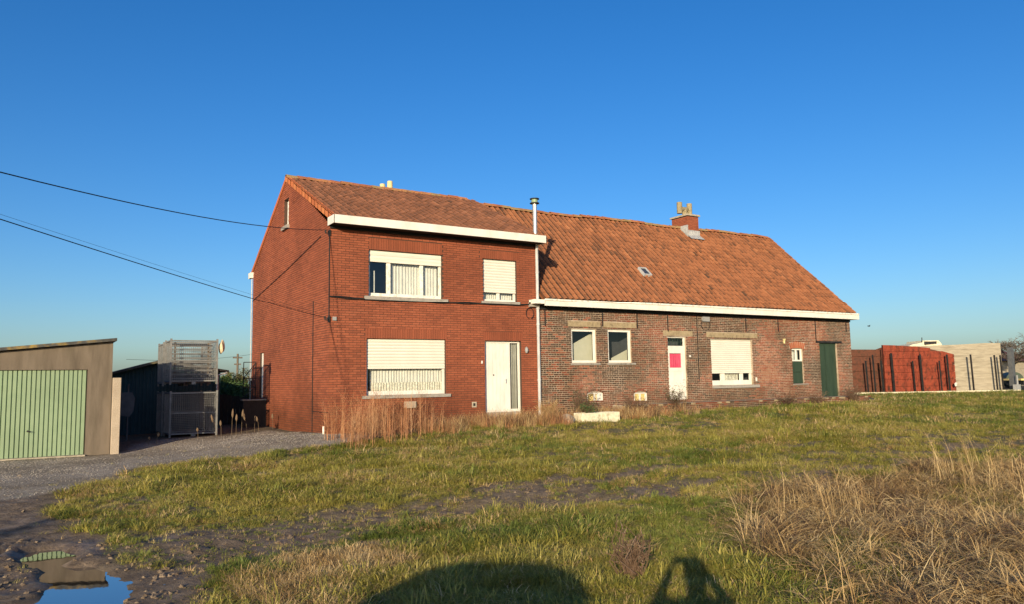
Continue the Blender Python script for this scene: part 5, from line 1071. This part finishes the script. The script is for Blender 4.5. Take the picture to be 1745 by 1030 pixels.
for i, (x, y, h, w_, lb) in enumerate(((36.25,8.6,2.12,.09,'short black post before the brown wall'),(36.6,8.35,2.47,.08,'tall black post before the brown wall'),(37.1,8.15,2.12,.16,'broad black post where brown and red walls meet'),(37.55,7.75,2.55,.16,'thick black post at the first red boards'),
        (38.65,7.1,2.07,.05,'thin short black post in the middle of the red wall'),(39.05,6.85,2.45,.10,'tall black post in the middle of the red wall'),(40.0,6.25,2.05,.05,'thin short black post near the right end of the red wall'),(40.42,6.0,2.41,.11,'tall black post near the right end of the red wall'),
        (41.65,5.25,2.39,.10,'single black post before the concrete wall'),(42.87,4.5,2.33,.09,'left post of the close pair before the concrete wall'),(43.14,4.3,2.32,.09,'right post of the close pair before the concrete wall'))):
    g = MB(); w_ *= .68; g.prism([(x-w_/2,y,.05),(x+w_/2,y,.05),(x+w_/2-.10,y,h),(x-w_/2-.10,y,h)], (0,.08,0)); tag(g.build('black_post', 'dark'), lb, 'post', 'black posts along the clamp walls')
g = MB(); A = Vector((33.5,8.9,.0)); B = Vector((43.6,3.6,.0)); Nn = Vector((.46,.88,0))*.25; g.prism([A, B, B+Vector((0,0,.24)), A+Vector((0,0,.24))], Nn); tag(g.build('kerb', 'trough'), 'low cream kerb running along the foot of the clamp walls', 'kerb')
bm = bmesh.new(); bmesh.ops.create_icosphere(bm, subdivisions=2, radius=.12); 
for v in bm.verts: v.co *= rng.uniform(.7, 1.2); v.co.y *= .4
me_ = bpy.data.meshes.new('white_rag'); bm.to_mesh(me_); bm.free(); me_.materials.append(MT['white']); o = reg(bpy.data.objects.new('white_rag', me_)); o.location = (40.75,5.85,.62); tag(o, 'small white rag low on the red wall', 'rag')
# tanker cab behind the walls
ve = thing('farm_vehicle', 'cream farm vehicle with dark cab opening behind the red and concrete walls', 'vehicle', (44,10,0))
def wpt(px_, dz, D):      # helper only for a simple profile along the wall direction
    return (41.2+px_*.87*D, 9.4-px_*.5*D, dz)
prof = [(0,2.6),(.25,2.98),(.75,3.18),(1.35,3.28),(1.4,3.42),(2.45,3.42),(2.65,3.2),(2.7,2.3),(0,2.3)]
g = MB(); g.prism([wpt(a, z, 1) for a, z in prof], (.9,1.6,0)); g.build('body', 'trough', ve)
g = MB(); g.prism([wpt(1.5, 3.14, 1), wpt(2.3, 3.2, 1), wpt(2.3, 3.36, 1), wpt(1.5, 3.36, 1)], (-.02,-.04,0)); g.build('window', 'dark', ve)
g = MB(); g.prism([wpt(.3, 1.0, 1), wpt(2.6, 1.0, 1), wpt(2.6, 2.3, 1), wpt(.3, 2.3, 1)], (.9,1.6,0)); g.build('chassis', 'dark', ve)
for s in (.6, 2.2):
    c0 = Vector(wpt(s, .75, 1)); d0 = Vector((.46,.85,0)); g = MB(); g.tube([c0, c0+d0*.4], .62, 18); g.build('wheel', 'tyre', ve)
g = MB(); g.tube([wpt(1.38,3.3,1), wpt(1.38,3.62,1)], .03, 5); g.build('exhaust', 'dark', ve)
# grey machine part by the column
g = MB(); g.tube([(43.6,3.75,.1),(43.6,3.75,1.1)], .05, 6); g.box(43.35, 43.85, 3.7, 3.9, .12, .55); tag(g.build('gate_support', 'plastic'), 'small grey steel support at the foot of the steel column', 'support')
# bare tree and low farm buildings at the right edge
def bare_tree(x, y, h, label, seed, spread=1.0, group=None):
    q = np.random.default_rng(seed); z = float(base_h(x, y)); t = thing('bare_tree', label, 'tree', (x, y, z), group); g = MB(); tr_ = MB(); tr_.tube([(x,y,z-.2),(x+.05,y,z+h*.25),(x-.05,y,z+h*.4)], [h*.03,h*.024,h*.018], 8); tr_.build('trunk', 'bark', t)
    def grow(p, d, L, r, lv):
        e = p+d*L; g.tube([p, p.lerp(e,.5)+Vector(q.normal(0,.04,3))*L, e], [r, r*.8, r*.6], 4 if lv < 3 else 3, cap=False)
        if lv >= 5: return
        for _ in range(4 if lv < 2 else 3):
            nd = (d+Vector(q.normal(0,.55,3))*spread); nd.z = abs(nd.z)*.6+.15; grow(p.lerp(e, q.uniform(.55,1)), nd.normalized(), L*q.uniform(.6,.8), max(r*.55, .012), lv+1)
    for _ in range(5): d = Vector((q.normal(0,.6), q.normal(0,.6), 1)).normalized(); grow(Vector((x,y,z+h*q.uniform(.25,.4))), d, h*.22, h*.014, 0)
    g.build('crown', 'bark', t)
bare_tree(64.9, 14.0, 5.2, 'bare round-crowned tree at the right edge beyond the column', 5)
bare_tree(18.5, 150, 9, 'far hazy bare tree between garage and shed', 6)
fb = thing('farm_building', 'low brown farm building with pale door beyond the steel column', 'building', (62,14,0))
g = MB(); g.box(56, 74, 16, 24, -.2, 2.3); g.build('wall', 'silo', fb); g = MB(); g.prism([(55.5,15.5,2.3),(55.5,24.5,2.3),(55.5,20,3.6)], (19,0,0)); g.build('roof', 'rustwall', fb); g = MB(); g.box(57.2, 58.6, 15.94, 15.99, 0, 1.9); g.build('door', 'white', fb)
tk = thing('green_tank', 'dark green tank lying low before the far farm building', 'tank', (55,9,0)); g = MB(); g.tube([(53.4,8.5,.75),(55.3,9.9,.75)], .55, 16); g.build('shell', 'green', tk); g = MB(); g.box(53.7, 55.0, 8.6, 9.7, -.1, .25); g.build('cradle', 'dark', tk)
tl = thing('farm_trailer', 'flat trailer with a yellow side beam at the right edge', 'trailer', (47.6,5.4,0)); g = MB(); M_ = Matrix.Translation((47.6,5.4,0)) @ Matrix.Rotation(-.5, 4, 'Z'); g.box(0, 4, 0, 1.8, .75, .86, M_=M_); g.build('bed', 'yellow', tl)
g = MB(); g.box(.2, 3.8, .1, 1.7, .45, .74, M_=M_); g.build('chassis', 'dark', tl)
for s in (.9, 1.8): c0 = M_ @ Vector((s, -.05, .38)); c1_ = M_ @ Vector((s, .2, .38)); g = MB(); g.tube([c0, c1_], .38, 16); g.build('wheel', 'tyre', tl)
# field trees on the horizon
for i, (x, y, s) in enumerate(((30,300,9),(60,310,8),(-20,330,9),(380,150,10),(420,110,9))):
    leafy('horizon_tree', ['rounded far tree on the horizon'][0]+' '+['past the hedge','above the cage gap','left of the garage','beyond the farm trailer','furthest to the east'][i], 'tree', (x,y,s*.45), (s*1.2,s,s*.42), 2500, 'leafolive', 50+i, s*.07)
# bird
bd = MB(); bd.poly([(36.3,8.5,4.2),(36.45,8.45,4.26),(36.46,8.5,4.18)]); bd.tube([(36.40,8.5,4.20),(36.48,8.47,4.20),(36.54,8.45,4.21)], [.012,.035,.012], 6); bd.poly([(36.46,8.5,4.21),(36.5,8.4,4.30),(36.54,8.46,4.21)]); bd.poly([(36.46,8.5,4.21),(36.42,8.62,4.29),(36.52,8.50,4.21)]); tag(bd.build('bird', 'dark'), 'tiny dark bird flying past the end of the farmhouse', 'bird')

# ------------------------------------------------------------------ behind the camera: the person taking the picture and a parked van; their shadows fall into view
def skin_body(name, J, E, mat, parent, sub=1):
    me_ = bpy.data.meshes.new(name); me_.from_pydata([j[0] for j in J], E, []); o = bpy.data.objects.new(name, me_); me_.materials.append(MT[mat]); reg(o, parent)
    md = o.modifiers.new('skin', 'SKIN'); sv = me_.skin_vertices[0].data if me_.skin_vertices else None
    if sv is None:
        bpy.context.view_layer.objects.active = o; sv = me_.skin_vertices[0].data
    for i, j in enumerate(J): sv[i].radius = (j[1], j[1] if len(j) < 3 else j[2]); sv[i].use_root = (i == 0)
    md.use_smooth_shade = True; s = o.modifiers.new('sub', 'SUBSURF'); s.levels = sub; s.render_levels = sub; return o
fh = Vector((math.sin(YAW), math.cos(YAW), 0)); rh = rgt.copy()
ph = CAM-fwd*.028
G = hz(CAM.x-fh.x*.5, CAM.y-fh.y*.5)
B0 = Vector((CAM.x, CAM.y, 0))-fh*.46
def bp(r_, f_, z): v = B0+rh*r_+fh*f_; return (v.x, v.y, z)
pe = thing('person', 'person in dark coat and jeans holding up a phone with both hands', 'person', tuple(bp(0,0,G)))
T = G+1.0
hk = 1.25
J = [(bp(0,0,G+.98),.20,.14),(bp(0,0,G+1.18),.20,.13),(bp(0,.0,G+1.38),.22,.13),(bp(0,.02,G+1.50),.075),(bp(0,.04,G+1.60),.095,.10),(bp(0,.04,G+1.70),.095,.10),
     (bp(-.20,.0,G+1.44),.085),(bp(-.38,.12,G+1.22),.072),(bp(-.13,.36,hk-.06),.036),(bp(.20,.0,G+1.44),.085),(bp(.38,.12,G+1.22),.072),(bp(.13,.36,hk-.06),.034),
     (bp(-.11,0,G+.90),.10),(bp(-.13,.02,G+.50),.07),(bp(-.14,-.02,G+.09),.05),(bp(.11,0,G+.90),.10),(bp(.13,.02,G+.50),.07),(bp(.14,-.02,G+.09),.05),(bp(-.15,.14,G+.045),.042),(bp(.15,.14,G+.045),.042)]
E = [(0,1),(1,2),(2,3),(3,4),(4,5),(2,6),(6,7),(7,8),(2,9),(9,10),(10,11),(0,12),(12,13),(13,14),(0,15),(15,16),(16,17),(14,18),(17,19)]
skin_body('body', J, E, 'coat', pe, 2)
for sx in (-1, 1):
    pc = Vector(bp(sx*.105, .405, hk-.02)); g = MB()
    skin_body('hand', [(tuple(Vector(bp(sx*.13,.36,hk-.06))),.03),(tuple(pc),.028,.018)], [(0,1)], 'skin', pe, 1)
    for k in range(4):
        z = hk-.035+k*.021; g.tube([tuple(pc+Vector((0,0,-.02+k*.018))), tuple(Vector(bp(sx*.098,.418,z))), tuple(Vector(bp(sx*.083,.424,z+.004)))], [.010,.009,.008], 6)
    g.tube([tuple(pc+Vector((0,0,-.02))), tuple(Vector(bp(sx*.10,.40,hk-.045))), tuple(Vector(bp(sx*.078,.405,hk-.03)))], [.012,.011,.009], 6); g.build('fingers', 'skin', pe)
hb = bmesh.new(); bmesh.ops.create_icosphere(hb, subdivisions=3, radius=.112)
for v in hb.verts: v.co.z *= 1.12
me_ = bpy.data.meshes.new('hair'); hb.to_mesh(me_); hb.free(); me_.materials.append(MT['dark']); ho = reg(bpy.data.objects.new('hair', me_), pe); ho.location = bp(0,.025,G+1.68)
phn = MB(); M_ = Matrix((r2, u2, -fwd)).transposed().to_4x4(); M_.translation = ph; phn.box(-.078, .078, -.060, .018, -.004, .004, M_=M_); tag(phn.build('phone', 'dark'), 'dark phone held up in landscape by the person', 'phone')
# van
vn = thing('parked_van', 'grey rounded van parked behind the person on the mud lane', 'van', (-11,-22,-.45)); vm_ = Matrix.Translation((-7.72,-18.72,float(base_h(-10,-20)))) @ Matrix.Rotation(-SUN_AZ+.02, 4, 'Z')
sec = [(-.86,.30),(.86,.30),(.92,.7),(.90,1.15),(.78,1.62),(.60,1.80),(.3,1.87),(-.3,1.87),(-.60,1.80),(-.78,1.62),(-.90,1.15),(-.92,.7)]
g = MB(); secs = [(-.0,.90,.42),(-.12,1.0,.55),(-.9,1.0,.62),(-1.5,1.0,.98),(-3.9,1.0,1.0),(-4.3,.97,.95)]; base = 0
for yy, sx, sz in secs:
    for a, b in sec: g.v.append(tuple(vm_ @ Vector((a*sx*1.1, yy, .30+(b-.30)*sz*1.04))))
k = len(sec)
for i in range(len(secs)-1):
    for j in range(k): j2 = (j+1) % k; g.f.append((i*k+j, i*k+j2, (i+1)*k+j2, (i+1)*k+j)); g.r.append(.5)
g.f += [tuple(range(k))[::-1], tuple(range((len(secs)-1)*k, len(secs)*k))]; g.r += [.5, .5]; g.build('body', 'carpaint', vn, smooth=False)
for sx in (-1, 1):
    for yy in (-.85, -3.45): g = MB(); g.tube([vm_ @ Vector((sx*.78, yy, .32)), vm_ @ Vector((sx*.95, yy, .32))], .32, 20); wh = g.build('wheel', 'tyre', vn); g = MB(); g.tube([vm_ @ Vector((sx*.94, yy, .32)), vm_ @ Vector((sx*.965, yy, .32))], .19, 14); g.build('rim', 'zinc', wh)
    g = MB(); g.box(sx*.60-.12, sx*.60+.12, -.03, .03, .62, .76, M_=vm_); g.build('headlight', 'glass', vn)
g = MB(); g.quad(*[tuple(vm_ @ Vector(p)) for p in ((-.72,-.93,1.30),(.72,-.93,1.30),(.60,-1.50,1.80),(-.60,-1.50,1.80))]); g.build('windscreen', 'dark', vn)
g = MB(); g.box(-.8, .8, -.04, .06, .30, .50, M_=vm_); g.build('bumper', 'plastic', vn)
print('objects', len(bpy.data.objects))
